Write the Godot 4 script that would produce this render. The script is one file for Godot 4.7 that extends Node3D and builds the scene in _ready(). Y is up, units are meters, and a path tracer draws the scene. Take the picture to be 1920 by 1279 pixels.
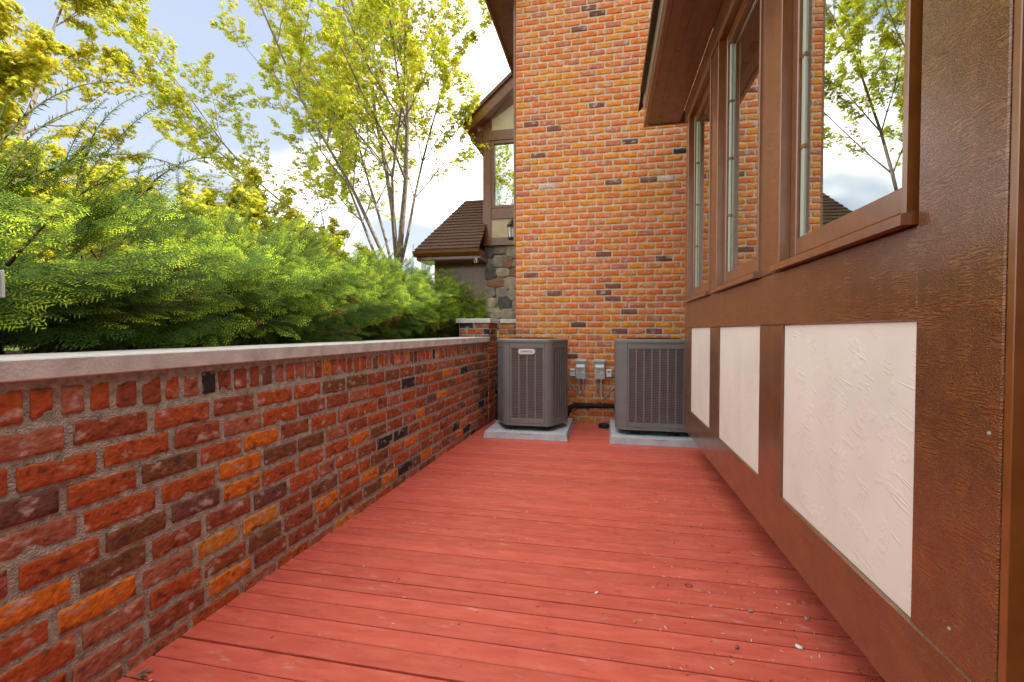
extends Node3D
# A red-painted deck between a brick retaining wall with a yew hedge and a half-timbered bay, closed by a brick house.

# ---------------------------------------------------------------- mesh builder
class MB:
	var v := PackedVector3Array()
	var n := PackedVector3Array()
	var c := PackedColorArray()
	var ix := PackedInt32Array()
	var tint := Color(1, 1, 1)
	var tinted := false
	func _vert(p: Vector3, nn: Vector3) -> int:
		v.append(p)
		n.append(nn)
		if tinted:
			c.append(tint)
		return v.size() - 1
	func tri(a: Vector3, b: Vector3, d: Vector3, hint: Vector3) -> void:
		var nn := (d - a).cross(b - a)
		if nn.length_squared() < 1e-20:
			return
		nn = nn.normalized()
		if nn.dot(hint) < 0.0:
			var t := b
			b = d
			d = t
			nn = -nn
		var k := _vert(a, nn)
		_vert(b, nn)
		_vert(d, nn)
		ix.append_array(PackedInt32Array([k, k + 1, k + 2]))
	func quad(a: Vector3, b: Vector3, d: Vector3, e: Vector3, hint: Vector3) -> void:
		tri(a, b, d, hint)
		tri(a, d, e, hint)
	func box(t: Transform3D, s: Vector3) -> void:
		cbox(t, s, 0.0)
	func bx(lo: Vector3, hi: Vector3, r := 0.0) -> void:
		cbox(Transform3D(Basis(), (lo + hi) / 2.0), (hi - lo).abs(), r)
	func cbox(t: Transform3D, s: Vector3, r: float) -> void:
		var h := s / 2.0
		r = minf(r, minf(h.x, minf(h.y, h.z)) * 0.9)
		for a in 3:
			var b := (a + 1) % 3
			var d := (a + 2) % 3
			for sa in [-1.0, 1.0]:
				var q := []
				for w in [[-1.0, -1.0], [1.0, -1.0], [1.0, 1.0], [-1.0, 1.0]]:
					var p := Vector3()
					p[a] = sa * h[a]
					p[b] = w[0] * (h[b] - r)
					p[d] = w[1] * (h[d] - r)
					q.append(t * p)
				var hint := Vector3()
				hint[a] = sa
				quad(q[0], q[1], q[2], q[3], t.basis * hint)
				if r <= 0.0:
					continue
				for sb in [-1.0, 1.0]:
					var e := []
					for k in 4:
						var p := Vector3()
						p[a] = sa * (h[a] if k < 2 else h[a] - r)
						p[b] = sb * (h[b] - r if k < 2 else h[b])
						p[d] = (h[d] - r) * (-1.0 if k == 0 or k == 3 else 1.0)
						e.append(t * p)
					var hh := Vector3()
					hh[a] = sa
					hh[b] = sb
					quad(e[0], e[1], e[2], e[3], t.basis * hh)
		if r > 0.0:
			for sx in [-1.0, 1.0]:
				for sy in [-1.0, 1.0]:
					for sz in [-1.0, 1.0]:
						var sg := Vector3(sx, sy, sz)
						var i := sg * (h - Vector3(r, r, r))
						tri(t * Vector3(sx * h.x, i.y, i.z), t * Vector3(i.x, sy * h.y, i.z), t * Vector3(i.x, i.y, sz * h.z), t.basis * sg)
	# a round tube along points, radius per point, smooth sides
	func tube(pts: PackedVector3Array, rad: PackedFloat32Array, sides: int, capped := true) -> void:
		var up := Vector3(0.13, 0.98, 0.11)
		var rings := []
		for k in pts.size():
			var d := (pts[mini(k + 1, pts.size() - 1)] - pts[maxi(k - 1, 0)]).normalized()
			var s := d.cross(up)
			if s.length() < 0.2:
				s = d.cross(Vector3(1, 0.1, 0))
			s = s.normalized()
			var u := s.cross(d).normalized()
			var ring := []
			for j in sides:
				var a := TAU * j / sides
				var o := s * cos(a) + u * sin(a)
				ring.append(_vert(pts[k] + o * rad[k], o))
			rings.append(ring)
		for k in pts.size() - 1:
			for j in sides:
				var j2 := (j + 1) % sides
				var a0: int = rings[k][j]
				var a1: int = rings[k][j2]
				var b0: int = rings[k + 1][j]
				var b1: int = rings[k + 1][j2]
				var g := (v[b0] - v[a0]).cross(v[a1] - v[a0])
				if g.dot(n[a0] + n[a1]) > 0.0:
					ix.append_array(PackedInt32Array([a0, a1, b0, a1, b1, b0]))
				else:
					ix.append_array(PackedInt32Array([a0, b0, a1, a1, b0, b1]))
		if capped:
			for e in [0, pts.size() - 1]:
				var out := (pts[0] - pts[1]) if e == 0 else (pts[e] - pts[e - 1])
				for j in sides - 2:
					tri(v[rings[e][0]], v[rings[e][j + 1]], v[rings[e][j + 2]], out)
	# lathe about the y axis of t: profile of (radius, y)
	func lathe(t: Transform3D, prof: Array, sides: int) -> void:
		for k in prof.size() - 1:
			var p: Vector2 = prof[k]
			var q: Vector2 = prof[k + 1]
			for j in sides:
				var a := TAU * j / sides
				var b := TAU * (j + 1) / sides
				var ca := Vector3(cos(a), 0, sin(a))
				var cb := Vector3(cos(b), 0, sin(b))
				var slope := Vector3(0, p.x - q.x, 0) * signf(q.y - p.y + 1e-9)
				var hint := (ca + cb) * absf(q.y - p.y) + slope * 2.0
				if absf(q.y - p.y) < 1e-6:
					hint = Vector3(0, 1 if p.x > q.x else -1, 0) if k > 0 else Vector3(0, -1, 0)
				quad(t * (ca * p.x + Vector3.UP * p.y), t * (cb * p.x + Vector3.UP * p.y), t * (cb * q.x + Vector3.UP * q.y), t * (ca * q.x + Vector3.UP * q.y), t.basis * hint)
	# extrude a convex polygon (x,y) along z from z0 to z1, in t
	func prism(t: Transform3D, poly: PackedVector2Array, z0: float, z1: float) -> void:
		var cen := Vector2()
		for p in poly:
			cen += p / poly.size()
		for k in poly.size():
			var a := poly[k]
			var b := poly[(k + 1) % poly.size()]
			var m := (a + b) / 2.0 - cen
			var e := Vector2(b.y - a.y, a.x - b.x)
			if e.dot(m) < 0:
				e = -e
			quad(t * Vector3(a.x, a.y, z0), t * Vector3(b.x, b.y, z0), t * Vector3(b.x, b.y, z1), t * Vector3(a.x, a.y, z1), t.basis * Vector3(e.x, e.y, 0))
			for z in [z0, z1]:
				tri(t * Vector3(cen.x, cen.y, z), t * Vector3(a.x, a.y, z), t * Vector3(b.x, b.y, z), t.basis * Vector3(0, 0, 1 if z == maxf(z0, z1) else -1))
	# a smooth sheet of (nu+1) x (nv+1) points, normals averaged, facing hint
	func sheet(p: PackedVector3Array, nu: int, nv: int, hint: Vector3) -> void:
		var nn := PackedVector3Array()
		nn.resize(p.size())
		var w := nu + 1
		var tr := PackedInt32Array()
		var total := 0.0
		for j in nv:
			for i in nu:
				var a := j * w + i
				for t3 in [[a, a + 1, a + w + 1], [a, a + w + 1, a + w]]:
					var g: Vector3 = (p[t3[2]] - p[t3[0]]).cross(p[t3[1]] - p[t3[0]])
					total += g.dot(hint)
					tr.append_array(PackedInt32Array(t3))
					for k in 3:
						nn[t3[k]] += g
		if total < 0.0:
			for k in nn.size():
				nn[k] = -nn[k]
			for k in range(0, tr.size(), 3):
				var t := tr[k + 1]
				tr[k + 1] = tr[k + 2]
				tr[k + 2] = t
		var base := v.size()
		for k in p.size():
			_vert(p[k], nn[k].normalized())
		for k in tr:
			ix.append(base + k)
	func mesh() -> ArrayMesh:
		var a := []
		a.resize(Mesh.ARRAY_MAX)
		a[Mesh.ARRAY_VERTEX] = v
		a[Mesh.ARRAY_NORMAL] = n
		if tinted:
			a[Mesh.ARRAY_COLOR] = c
		a[Mesh.ARRAY_INDEX] = ix
		var m := ArrayMesh.new()
		m.add_surface_from_arrays(Mesh.PRIMITIVE_TRIANGLES, a)
		return m

# ---------------------------------------------------------------- scene helpers
var M := {}
var rng := RandomNumberGenerator.new()
var taken := {}

func numbered(called: String) -> String:
	taken[called] = taken.get(called, -1) + 1
	return called if taken[called] == 0 else "%s_%03d" % [called, taken[called]]

func thing(called: String, label: String, category: String, at := Vector3.ZERO, group := "") -> Node3D:
	var o := Node3D.new()
	o.name = numbered(called)
	add_child(o)
	o.position = at
	tag(o, label, category, group)
	return o

func tag(o: Node, label: String, category: String, group := "", kind := "") -> void:
	if label:
		o.set_meta("label", label)
	if category:
		o.set_meta("category", category)
	if group:
		o.set_meta("group", group)
	if kind:
		o.set_meta("kind", kind)

func put(mesh: Mesh, called: String, mat: Material, parent: Node3D, at := Transform3D()) -> MeshInstance3D:
	var o := MeshInstance3D.new()
	o.name = called
	o.mesh = mesh
	if mat:
		o.material_override = mat
	o.transform = at
	parent.add_child(o, true)
	return o

func top(mesh: Mesh, called: String, mat: Material, label: String, category: String, at := Transform3D(), group := "", kind := "") -> MeshInstance3D:
	var o := put(mesh, numbered(called), mat, self, at)
	tag(o, label, category, group, kind)
	return o

func part(called: String, parent: Node3D) -> Node3D:
	var o := Node3D.new()
	o.name = called
	parent.add_child(o, true)
	return o

func copies(mesh: Mesh, where: Array, tints: PackedColorArray, called: String, mat: Material, parent: Node3D) -> MultiMeshInstance3D:
	var mm := MultiMesh.new()
	mm.transform_format = MultiMesh.TRANSFORM_3D
	mm.use_colors = true
	mm.mesh = mesh
	mm.instance_count = where.size()
	for k in where.size():
		mm.set_instance_transform(k, where[k])
		mm.set_instance_color(k, tints[k])
	var o := MultiMeshInstance3D.new()
	o.name = called
	o.multimesh = mm
	o.material_override = mat
	parent.add_child(o, true)
	return o

# ---------------------------------------------------------------- materials
func lin(r: float, g: float, b: float, a := 1.0) -> Color:
	var k := Color(r, g, b).linear_to_srgb()
	return Color(k.r, k.g, k.b, a)

func noise(freq: float, octaves: int, sd: int, kind := FastNoiseLite.TYPE_SIMPLEX_SMOOTH) -> FastNoiseLite:
	var f := FastNoiseLite.new()
	f.noise_type = kind
	f.frequency = freq
	f.seed = sd
	f.fractal_octaves = octaves
	f.fractal_type = FastNoiseLite.FRACTAL_FBM if octaves > 1 else FastNoiseLite.FRACTAL_NONE
	return f

func ntex(size: int, freq: float, octaves: int, sd: int, stops := [], kind := FastNoiseLite.TYPE_SIMPLEX_SMOOTH) -> NoiseTexture2D:
	var t := NoiseTexture2D.new()
	t.width = size
	t.height = size
	t.seamless = true
	t.noise = noise(freq, octaves, sd, kind)
	if stops:
		var g := Gradient.new()
		var o := PackedFloat32Array()
		var k := PackedColorArray()
		for s in stops:
			o.append(s[0])
			k.append(s[1])
		g.offsets = o
		g.colors = k
		t.color_ramp = g
	return t

func mat(col: Color, rough: float, spec := 0.5, metal := 0.0) -> StandardMaterial3D:
	var m := StandardMaterial3D.new()
	m.albedo_color = col
	m.roughness = rough
	m.metallic_specular = spec
	m.metallic = metal
	return m

func tri_map(m: StandardMaterial3D, scale: Vector3, world := true) -> void:
	m.uv1_triplanar = true
	m.uv1_world_triplanar = world
	m.uv1_scale = scale
	m.uv1_triplanar_sharpness = 4.0

func bump(m: StandardMaterial3D, t: Texture2D, cm: float) -> void:
	m.heightmap_enabled = true
	m.heightmap_texture = t
	m.heightmap_scale = cm

func overlay(m: StandardMaterial3D, t: Texture2D, scale: Vector3) -> void:
	m.detail_enabled = true
	m.detail_blend_mode = BaseMaterial3D.BLEND_MODE_MIX
	m.detail_albedo = t
	m.detail_uv_layer = BaseMaterial3D.DETAIL_UV_2
	m.uv2_triplanar = true
	m.uv2_world_triplanar = true
	m.uv2_scale = scale
	m.uv2_triplanar_sharpness = 4.0

# base colour varied with patches: darker, base, lighter (linear values)
func patchy(r: float, g: float, b: float, sd: int, dark := 0.6, light := 1.35, freq := 0.02, size := 512) -> NoiseTexture2D:
	return ntex(size, freq, 5, sd, [[0.0, lin(r * dark, g * dark, b * dark)], [0.38, lin(r * 0.92, g * 0.9, b * 0.9)], [0.62, lin(r, g, b)], [1.0, lin(minf(r * light, 0.85), minf(g * light * 1.06, 0.85), minf(b * light * 1.1, 0.85))]])

func make_materials() -> void:
	var grain := ntex(512, 0.06, 5, 11)
	var pits := ntex(512, 0.13, 3, 12)
	# pale lime and mortar smears left on old brick faces
	var smear := ntex(512, 0.012, 6, 21, [[0.0, lin(0.45, 0.36, 0.31, 0.0)], [0.62, lin(0.45, 0.36, 0.31, 0.0)], [0.74, lin(0.48, 0.38, 0.33, 0.45)], [1.0, lin(0.62, 0.54, 0.48, 0.85)]])
	var soot := ntex(512, 0.014, 6, 22, [[0.0, lin(0.03, 0.025, 0.025, 0.85)], [0.2, lin(0.04, 0.03, 0.028, 0.55)], [0.33, lin(0.05, 0.03, 0.03, 0.0)], [0.7, lin(0.5, 0.4, 0.36, 0.0)], [0.82, lin(0.5, 0.38, 0.33, 0.5)], [1.0, lin(0.6, 0.52, 0.47, 0.8)]])
	var bricks := {
		"orange_red": [0.71, 0.195, 0.048], "orange": [0.75, 0.27, 0.042], "salmon": [0.73, 0.245, 0.085], "dusty_red": [0.57, 0.18, 0.10], "plum": [0.25, 0.095, 0.075], "umber": [0.15, 0.07, 0.05], "black": [0.035, 0.03, 0.032],
		"pale": [0.62, 0.48, 0.42], "wall_red": [0.42, 0.098, 0.030], "wall_deep": [0.30, 0.080, 0.036], "wall_rose": [0.38, 0.135, 0.080], "wall_orange": [0.62, 0.175, 0.022], "wall_amber": [0.58, 0.24, 0.045], "wall_brown": [0.20, 0.085, 0.04], "wall_plum": [0.17, 0.075, 0.055]}
	var sd := 40
	for k in bricks:
		var b: Array = bricks[k]
		sd += 1
		var m := mat(Color.WHITE, 0.85, 0.35)
		m.albedo_texture = patchy(b[0], b[1], b[2], sd, 0.55 if k.begins_with("wall") else 0.72, 1.5, 0.03, 256 if not k.begins_with("wall") else 512)
		tri_map(m, Vector3(1.55, 1.55, 1.55) if k.begins_with("wall") else Vector3(2.1, 2.1, 2.1))
		bump(m, grain if k.begins_with("wall") else pits, 0.38 if k.begins_with("wall") else 0.25)
		overlay(m, soot if k.begins_with("wall") else smear, Vector3(1.37, 1.9, 1.37))
		M[k] = m
	var mo := mat(Color.WHITE, 0.95, 0.3)
	mo.albedo_texture = ntex(512, 0.03, 5, 61, [[0.0, lin(0.19, 0.18, 0.15)], [0.45, lin(0.37, 0.36, 0.315)], [0.7, lin(0.43, 0.42, 0.375)], [1.0, lin(0.56, 0.55, 0.51)]])
	tri_map(mo, Vector3(1.7, 1.7, 1.7))
	bump(mo, pits, 0.5)
	M.mortar = mo
	var mo2: StandardMaterial3D = mo.duplicate()
	mo2.albedo_texture = ntex(512, 0.03, 5, 62, [[0.0, lin(0.52, 0.42, 0.27)], [0.5, lin(0.66, 0.56, 0.39)], [1.0, lin(0.74, 0.65, 0.49)]])
	M.tan_mortar = mo2
	var st := mat(Color.WHITE, 0.9, 0.35)
	st.albedo_texture = ntex(512, 0.012, 6, 63, [[0.0, lin(0.36, 0.345, 0.32)], [0.4, lin(0.53, 0.53, 0.515)], [0.7, lin(0.59, 0.59, 0.575)], [1.0, lin(0.69, 0.69, 0.675)]])
	tri_map(st, Vector3(1.1, 1.1, 1.1))
	bump(st, pits, 0.12)
	M.limestone = st
	# deck paint: salmon red on planks, worn thin in places
	var worn := ntex(512, 0.02, 6, 71, [[0.0, lin(0.20, 0.035, 0.03, 0.55)], [0.2, lin(0.24, 0.04, 0.035, 0.2)], [0.32, lin(0.3, 0.06, 0.05, 0.0)], [0.74, lin(0.6, 0.3, 0.24, 0.0)], [0.86, lin(0.6, 0.3, 0.24, 0.28)], [1.0, lin(0.66, 0.45, 0.38, 0.6)]])
	for k in 5:
		var d := mat(Color.WHITE, 0.55, 0.4)
		var q: float = [1.0, 0.94, 1.04, 0.97, 0.9][k]
		d.albedo_texture = ntex(512, 0.02, 5, 72 + k, [[0.0, lin(0.53 * q, 0.092 * q, 0.064 * q)], [0.5, lin(0.61 * q, 0.118 * q, 0.080 * q)], [1.0, lin(0.66 * q, 0.155 * q, 0.11 * q)]])
		tri_map(d, Vector3(0.4, 2.0, 1.6))
		bump(d, ntex(512, 0.03, 4, 80), 0.03)
		overlay(d, worn, Vector3(0.55, 1.0, 1.7))
		M["deck%d" % k] = d
	M.under = mat(lin(0.03, 0.022, 0.018), 0.95, 0.2)
	# rough-sawn timber under thick glossy brown paint
	var saw := Image.create(512, 512, false, Image.FORMAT_L8)
	var n1 := noise(0.02, 3, 91).get_seamless_image(512, 512)
	var n2 := noise(0.05, 4, 92).get_seamless_image(512, 512)
	var n3 := noise(0.006, 3, 93).get_seamless_image(512, 512)
	for y in 512:
		for x in 512:
			var streak: float = n1.get_pixel(int(x * 0.5) % 512, (y * 5) % 512).r
			var lump: float = n2.get_pixel((x * 2) % 512, (y * 3) % 512).r
			var area: float = n3.get_pixel(x, y).r
			var w := smoothstep(0.40, 0.62, area)
			# saw dashes, blobs of thick paint, and small pits
			var dash := smoothstep(0.52, 0.66, streak) * 0.6 + streak * 0.25
			var blob := smoothstep(0.45, 0.75, lump) * 0.7
			var pit := smoothstep(0.30, 0.22, n2.get_pixel((x + 200) % 512, y).r) * 0.5
			saw.set_pixel(x, y, Color.from_hsv(0, 0, clampf(0.3 + lerpf(blob, dash, w) * 0.8 - pit, 0, 1)))
	var sawt := ImageTexture.create_from_image(saw)
	var tm := mat(Color.WHITE, 0.32, 0.55)
	tm.albedo_texture = ntex(256, 0.01, 4, 94, [[0.0, lin(0.145, 0.044, 0.007)], [0.5, lin(0.185, 0.059, 0.009)], [1.0, lin(0.22, 0.076, 0.014)]])
	tri_map(tm, Vector3(3.3, 3.6, 3.3))
	bump(tm, sawt, 0.75)
	tm.clearcoat_enabled = true
	tm.clearcoat = 1.0
	tm.clearcoat_roughness = 0.2
	M.timber = tm
	var ts: StandardMaterial3D = tm.duplicate()
	ts.roughness = 0.34
	bump(ts, ntex(512, 0.01, 3, 95), 0.06)
	M.brown_paint = ts
	var so: StandardMaterial3D = ts.duplicate()
	so.albedo_texture = ts.albedo_texture
	so.roughness = 0.55
	M.soffit = so
	# troweled stucco
	var trow := Image.create(1024, 1024, false, Image.FORMAT_L8)
	var s1 := noise(0.004, 4, 101).get_seamless_image(1024, 1024)
	var s2 := noise(0.045, 3, 102).get_seamless_image(1024, 1024)
	var s3 := noise(0.007, 2, 103).get_seamless_image(1024, 1024)
	for y in 1024:
		for x in 1024:
			var a: float = s1.get_pixel(x, y).r
			var r := absf(s1.get_pixel((x + 3 * y) % 1024, y).r - 0.5)
			var ridge := maxf(0.0, 1.0 - r * 26.0) * smoothstep(0.5, 0.62, s3.get_pixel((x + 300) % 1024, y).r)
			var rough := s2.get_pixel(x, y).r * smoothstep(0.55, 0.7, s3.get_pixel(x, y).r)
			trow.set_pixel(x, y, Color.from_hsv(0, 0, clampf(0.25 + a * 0.25 + ridge * 0.35 + rough * 0.45, 0, 1)))
	var su := mat(Color.WHITE, 0.7, 0.4)
	su.albedo_texture = ntex(256, 0.008, 4, 104, [[0.0, lin(0.69, 0.665, 0.63)], [0.5, lin(0.755, 0.73, 0.695)], [1.0, lin(0.79, 0.765, 0.73)]])
	tri_map(su, Vector3(0.95, 0.95, 0.95))
	bump(su, ImageTexture.create_from_image(trow), 0.28)
	M.stucco = su
	var cr: StandardMaterial3D = su.duplicate()
	cr.albedo_texture = ntex(256, 0.01, 3, 105, [[0.0, lin(0.66, 0.58, 0.42)], [1.0, lin(0.74, 0.68, 0.52)]])
	M.cream = cr
	M.gap = mat(lin(0.012, 0.010, 0.009), 0.9, 0.2)
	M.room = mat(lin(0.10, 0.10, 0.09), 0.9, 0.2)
	M.sash_grey = mat(lin(0.42, 0.47, 0.40), 0.45, 0.5)
	# coated window glass: half of the light mirrored, half let through
	var gl := mat(Color(0.93, 0.96, 0.95, 0.0), 0.0, 0.5, 0.55)
	gl.transparency = BaseMaterial3D.TRANSPARENCY_ALPHA
	gl.refraction_enabled = true
	gl.refraction_scale = 0.05
	M.glass = gl
	# air conditioners
	var ac := mat(Color.WHITE, 0.42, 0.5)
	ac.albedo_texture = ntex(256, 0.01, 3, 111, [[0.0, lin(0.168, 0.172, 0.172)], [1.0, lin(0.20, 0.205, 0.205)]])
	tri_map(ac, Vector3(1.5, 1.5, 1.5))
	M.ac = ac
	M.coil = mat(lin(0.02, 0.02, 0.02), 0.6, 0.4, 0.2)
	M.rubber = mat(lin(0.018, 0.018, 0.02), 0.7, 0.4)
	M.black_foam = mat(lin(0.012, 0.012, 0.013), 0.75, 0.4)
	M.badge = mat(lin(0.75, 0.74, 0.75), 0.25, 0.5)
	M.badge_red = mat(lin(0.42, 0.02, 0.035), 0.35, 0.5)
	var pd := mat(Color.WHITE, 0.7, 0.4)
	pd.albedo_texture = ntex(256, 0.015, 4, 112, [[0.0, lin(0.38, 0.42, 0.475)], [0.6, lin(0.47, 0.51, 0.565)], [1.0, lin(0.53, 0.565, 0.61)]])
	tri_map(pd, Vector3(1.6, 1.6, 1.6))
	M.pad = pd
	M.steel = mat(lin(0.42, 0.46, 0.48), 0.45, 0.5, 0.25)
	M.galvanized = mat(lin(0.55, 0.57, 0.58), 0.4, 0.5, 0.6)
	M.sticker = mat(lin(0.72, 0.73, 0.76), 0.5, 0.4)
	M.sticker_blue = mat(lin(0.06, 0.13, 0.42), 0.5, 0.4)
	M.red_dot = mat(lin(0.5, 0.03, 0.02), 0.5, 0.4)
	M.whip = mat(lin(0.36, 0.34, 0.32), 0.55, 0.4)
	M.lantern = mat(lin(0.012, 0.013, 0.015), 0.4, 0.5)
	var lg := mat(Color(0.9, 0.93, 0.95, 0.12), 0.03, 0.5)
	lg.transparency = BaseMaterial3D.TRANSPARENCY_ALPHA
	M.lantern_glass = lg
	M.white_plastic = mat(lin(0.72, 0.72, 0.72), 0.4, 0.5)
	M.drip = mat(lin(0.018, 0.022, 0.018), 0.45, 0.5)
	M.fascia_edge = mat(lin(0.34, 0.27, 0.225), 0.35, 0.5)
	# shingles, ground, plants
	var sh := mat(Color.WHITE, 0.92, 0.25)
	sh.albedo_texture = ntex(512, 0.03, 4, 121, [[0.0, lin(0.10, 0.062, 0.05)], [0.5, lin(0.165, 0.105, 0.085)], [1.0, lin(0.24, 0.165, 0.14)]])
	tri_map(sh, Vector3(1.2, 1.2, 1.2))
	bump(sh, pits, 0.3)
	M.shingle = sh
	var gr := mat(Color.WHITE, 0.95, 0.2)
	gr.albedo_texture = ntex(512, 0.02, 5, 122, [[0.0, lin(0.035, 0.06, 0.015)], [0.5, lin(0.06, 0.10, 0.022)], [1.0, lin(0.10, 0.14, 0.04)]])
	tri_map(gr, Vector3(0.3, 0.3, 0.3))
	M.lawn = gr
	var ml := mat(Color.WHITE, 0.95, 0.2)
	ml.albedo_texture = ntex(512, 0.05, 5, 123, [[0.0, lin(0.03, 0.014, 0.008)], [0.55, lin(0.09, 0.038, 0.02)], [1.0, lin(0.20, 0.075, 0.04)]])
	tri_map(ml, Vector3(1.5, 1.5, 1.5))
	bump(ml, grain, 1.5)
	M.mulch = ml
	var nd := mat(Color.WHITE, 0.6, 0.28)
	nd.vertex_color_use_as_albedo = true
	nd.backlight_enabled = true
	nd.backlight = lin(0.4, 0.4, 0.4)
	M.needle = nd
	var lf := mat(Color.WHITE, 0.5, 0.4)
	lf.vertex_color_use_as_albedo = true
	lf.backlight_enabled = true
	lf.backlight = lin(0.95, 0.95, 0.95)
	M.leaf = lf
	var bk := mat(Color.WHITE, 0.9, 0.25)
	bk.albedo_texture = ntex(512, 0.03, 5, 124, [[0.0, lin(0.09, 0.08, 0.068)], [0.5, lin(0.23, 0.205, 0.18)], [1.0, lin(0.42, 0.39, 0.35)]])
	tri_map(bk, Vector3(1.5, 0.5, 1.5))
	bump(bk, grain, 0.8)
	M.bark = bk
	M.twig = mat(lin(0.10, 0.055, 0.03), 0.85, 0.3)
	var ck := [[0.40, 0.39, 0.34], [0.15, 0.165, 0.155], [0.36, 0.21, 0.15], [0.54, 0.49, 0.38], [0.29, 0.29, 0.26], [0.48, 0.43, 0.35]]
	for k in ck.size():
		var m := mat(Color.WHITE, 0.85, 0.35)
		m.albedo_texture = patchy(ck[k][0], ck[k][1], ck[k][2], 130 + k, 0.6, 1.4, 0.02, 256)
		tri_map(m, Vector3(1.1, 1.1, 1.1))
		bump(m, grain, 1.0)
		M["stone%d" % k] = m
	M.litter = mat(Color.WHITE, 0.8, 0.3)
	M.litter.vertex_color_use_as_albedo = true

# ---------------------------------------------------------------- brickwork
func brick_points(L: float, H: float, D: float, nx: int, ny: int, sd: int, wear: float) -> Array:
	var r := RandomNumberGenerator.new()
	r.seed = sd
	var f := noise(14.0, 3, sd)
	var g := noise(34.0, 2, sd + 7)
	var us := PackedFloat32Array([-1.0, -1.0])
	var e := 0.007 / (L / 2.0)
	for k in nx + 1:
		us.append(lerpf(-1.0 + e, 1.0 - e, float(k) / nx))
	us.append_array(PackedFloat32Array([1.0, 1.0]))
	var vs := PackedFloat32Array([-1.0, -1.0])
	e = 0.007 / (H / 2.0)
	for k in ny + 1:
		vs.append(lerpf(-1.0 + e, 1.0 - e, float(k) / ny))
	vs.append_array(PackedFloat32Array([1.0, 1.0]))
	var chip := Vector2(r.randf_range(-1, 1) * L / 2, (1 if r.randf() < 0.5 else -1) * H / 2)
	var chip_r := r.randf_range(0.012, 0.035) * wear if r.randf() < 0.55 else 0.0
	var tilt := r.randf_range(-0.02, 0.02) * wear
	var p := PackedVector3Array()
	for j in vs.size():
		for i in us.size():
			var x := us[i] * L / 2
			var y := vs[j] * H / 2
			var edge_x := i <= 1 or i >= us.size() - 2
			var edge_y := j <= 1 or j >= vs.size() - 2
			var z := (f.get_noise_2d(x, y) * 0.0032 + g.get_noise_2d(x, y) * 0.0012) * wear + x * tilt
			if edge_x:
				z -= 0.0045
				x -= signf(x) * (0.0022 + 0.0036 * absf(f.get_noise_2d(y * 3.0, x * 9.0))) * wear
			if edge_y:
				z -= 0.0045
				y -= signf(y) * (0.0014 + 0.0052 * absf(f.get_noise_2d(x * 2.4, y * 9.0 + 5.0))) * wear
			if edge_x and edge_y:
				x -= signf(x) * 0.0045
				y -= signf(y) * 0.0035
			if chip_r > 0.0:
				var d := Vector2(x, y).distance_to(chip) / chip_r
				if d < 1.0:
					z -= (1.0 - d * d) * 0.009
			if i == 0 or j == 0 or i == us.size() - 1 or j == vs.size() - 1:
				z = -D
			p.append(Vector3(x, y, z))
	return [p, us.size() - 1, vs.size() - 1]

func brick_mesh(L: float, H: float, D: float, nx: int, ny: int, sd: int, wear: float) -> ArrayMesh:
	var q := brick_points(L, H, D, nx, ny, sd, wear)
	var b := MB.new()
	b.sheet(q[0], q[1], q[2], Vector3(0, 0, 1))
	return b.mesh()

func pick(weights: Array) -> String:
	var total := 0.0
	for w in weights:
		total += w[1]
	var x := rng.randf() * total
	for w in weights:
		x -= w[1]
		if x <= 0.0:
			return w[0]
	return weights[0][0]

# one brick: a part of its own or joined into the far field
func lay(parent: Node3D, kit: Array, size: Vector2, at: Vector3, len: float, hgt: float, key: String, own: bool, field: Dictionary, turn := Basis()) -> void:
	var m: ArrayMesh = kit[rng.randi() % kit.size()]
	var b := Basis(Vector3(0, 0, 1), rng.randf_range(-0.008, 0.008)) * Basis(Vector3(0, 1, 0), rng.randf_range(-0.008, 0.008))
	if rng.randf() < 0.5:
		b = Basis(Vector3(0, 0, 1), PI) * b
	b = turn * b * Basis.from_scale(Vector3(len / size.x, hgt / size.y, 1.0))
	var t := Transform3D(b, at)
	if own:
		put(m, "brick", M[key], parent, t)
		return
	if not field.has(key):
		field[key] = MB.new()
	var f: MB = field[key]
	var a := m.surface_get_arrays(0)
	var base := f.v.size()
	f.v.append_array(t * (a[Mesh.ARRAY_VERTEX] as PackedVector3Array))
	f.n.append_array(Transform3D(b.orthonormalized(), Vector3()) * (a[Mesh.ARRAY_NORMAL] as PackedVector3Array))
	for k in a[Mesh.ARRAY_INDEX]:
		f.ix.append(base + k)

func field_mesh(field: Dictionary) -> ArrayMesh:
	var m := ArrayMesh.new()
	for key in field:
		var f: MB = field[key]
		var a := []
		a.resize(Mesh.ARRAY_MAX)
		a[Mesh.ARRAY_VERTEX] = f.v
		a[Mesh.ARRAY_NORMAL] = f.n
		a[Mesh.ARRAY_INDEX] = f.ix
		m.add_surface_from_arrays(Mesh.PRIMITIVE_TRIANGLES, a)
		m.surface_set_material(m.get_surface_count() - 1, M[key])
	return m

func mortar_sheet(x0: float, x1: float, y0: float, y1: float, step: float, depth: float, amp: float, sd: int) -> ArrayMesh:
	var nx := int((x1 - x0) / step)
	var ny := int((y1 - y0) / step)
	var f := noise(9.0, 3, sd)
	var p := PackedVector3Array()
	for j in ny + 1:
		for i in nx + 1:
			var x := lerpf(x0, x1, float(i) / nx)
			var y := lerpf(y0, y1, float(j) / ny)
			p.append(Vector3(x, y, depth + f.get_noise_2d(x, y) * amp))
	var b := MB.new()
	b.sheet(p, nx, ny, Vector3(0, 0, 1))
	# back and edges, so that the wall is solid
	b.bx(Vector3(x0, y0, depth - 0.24), Vector3(x1, y1, depth - amp - 0.002))
	return b.mesh()

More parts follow.
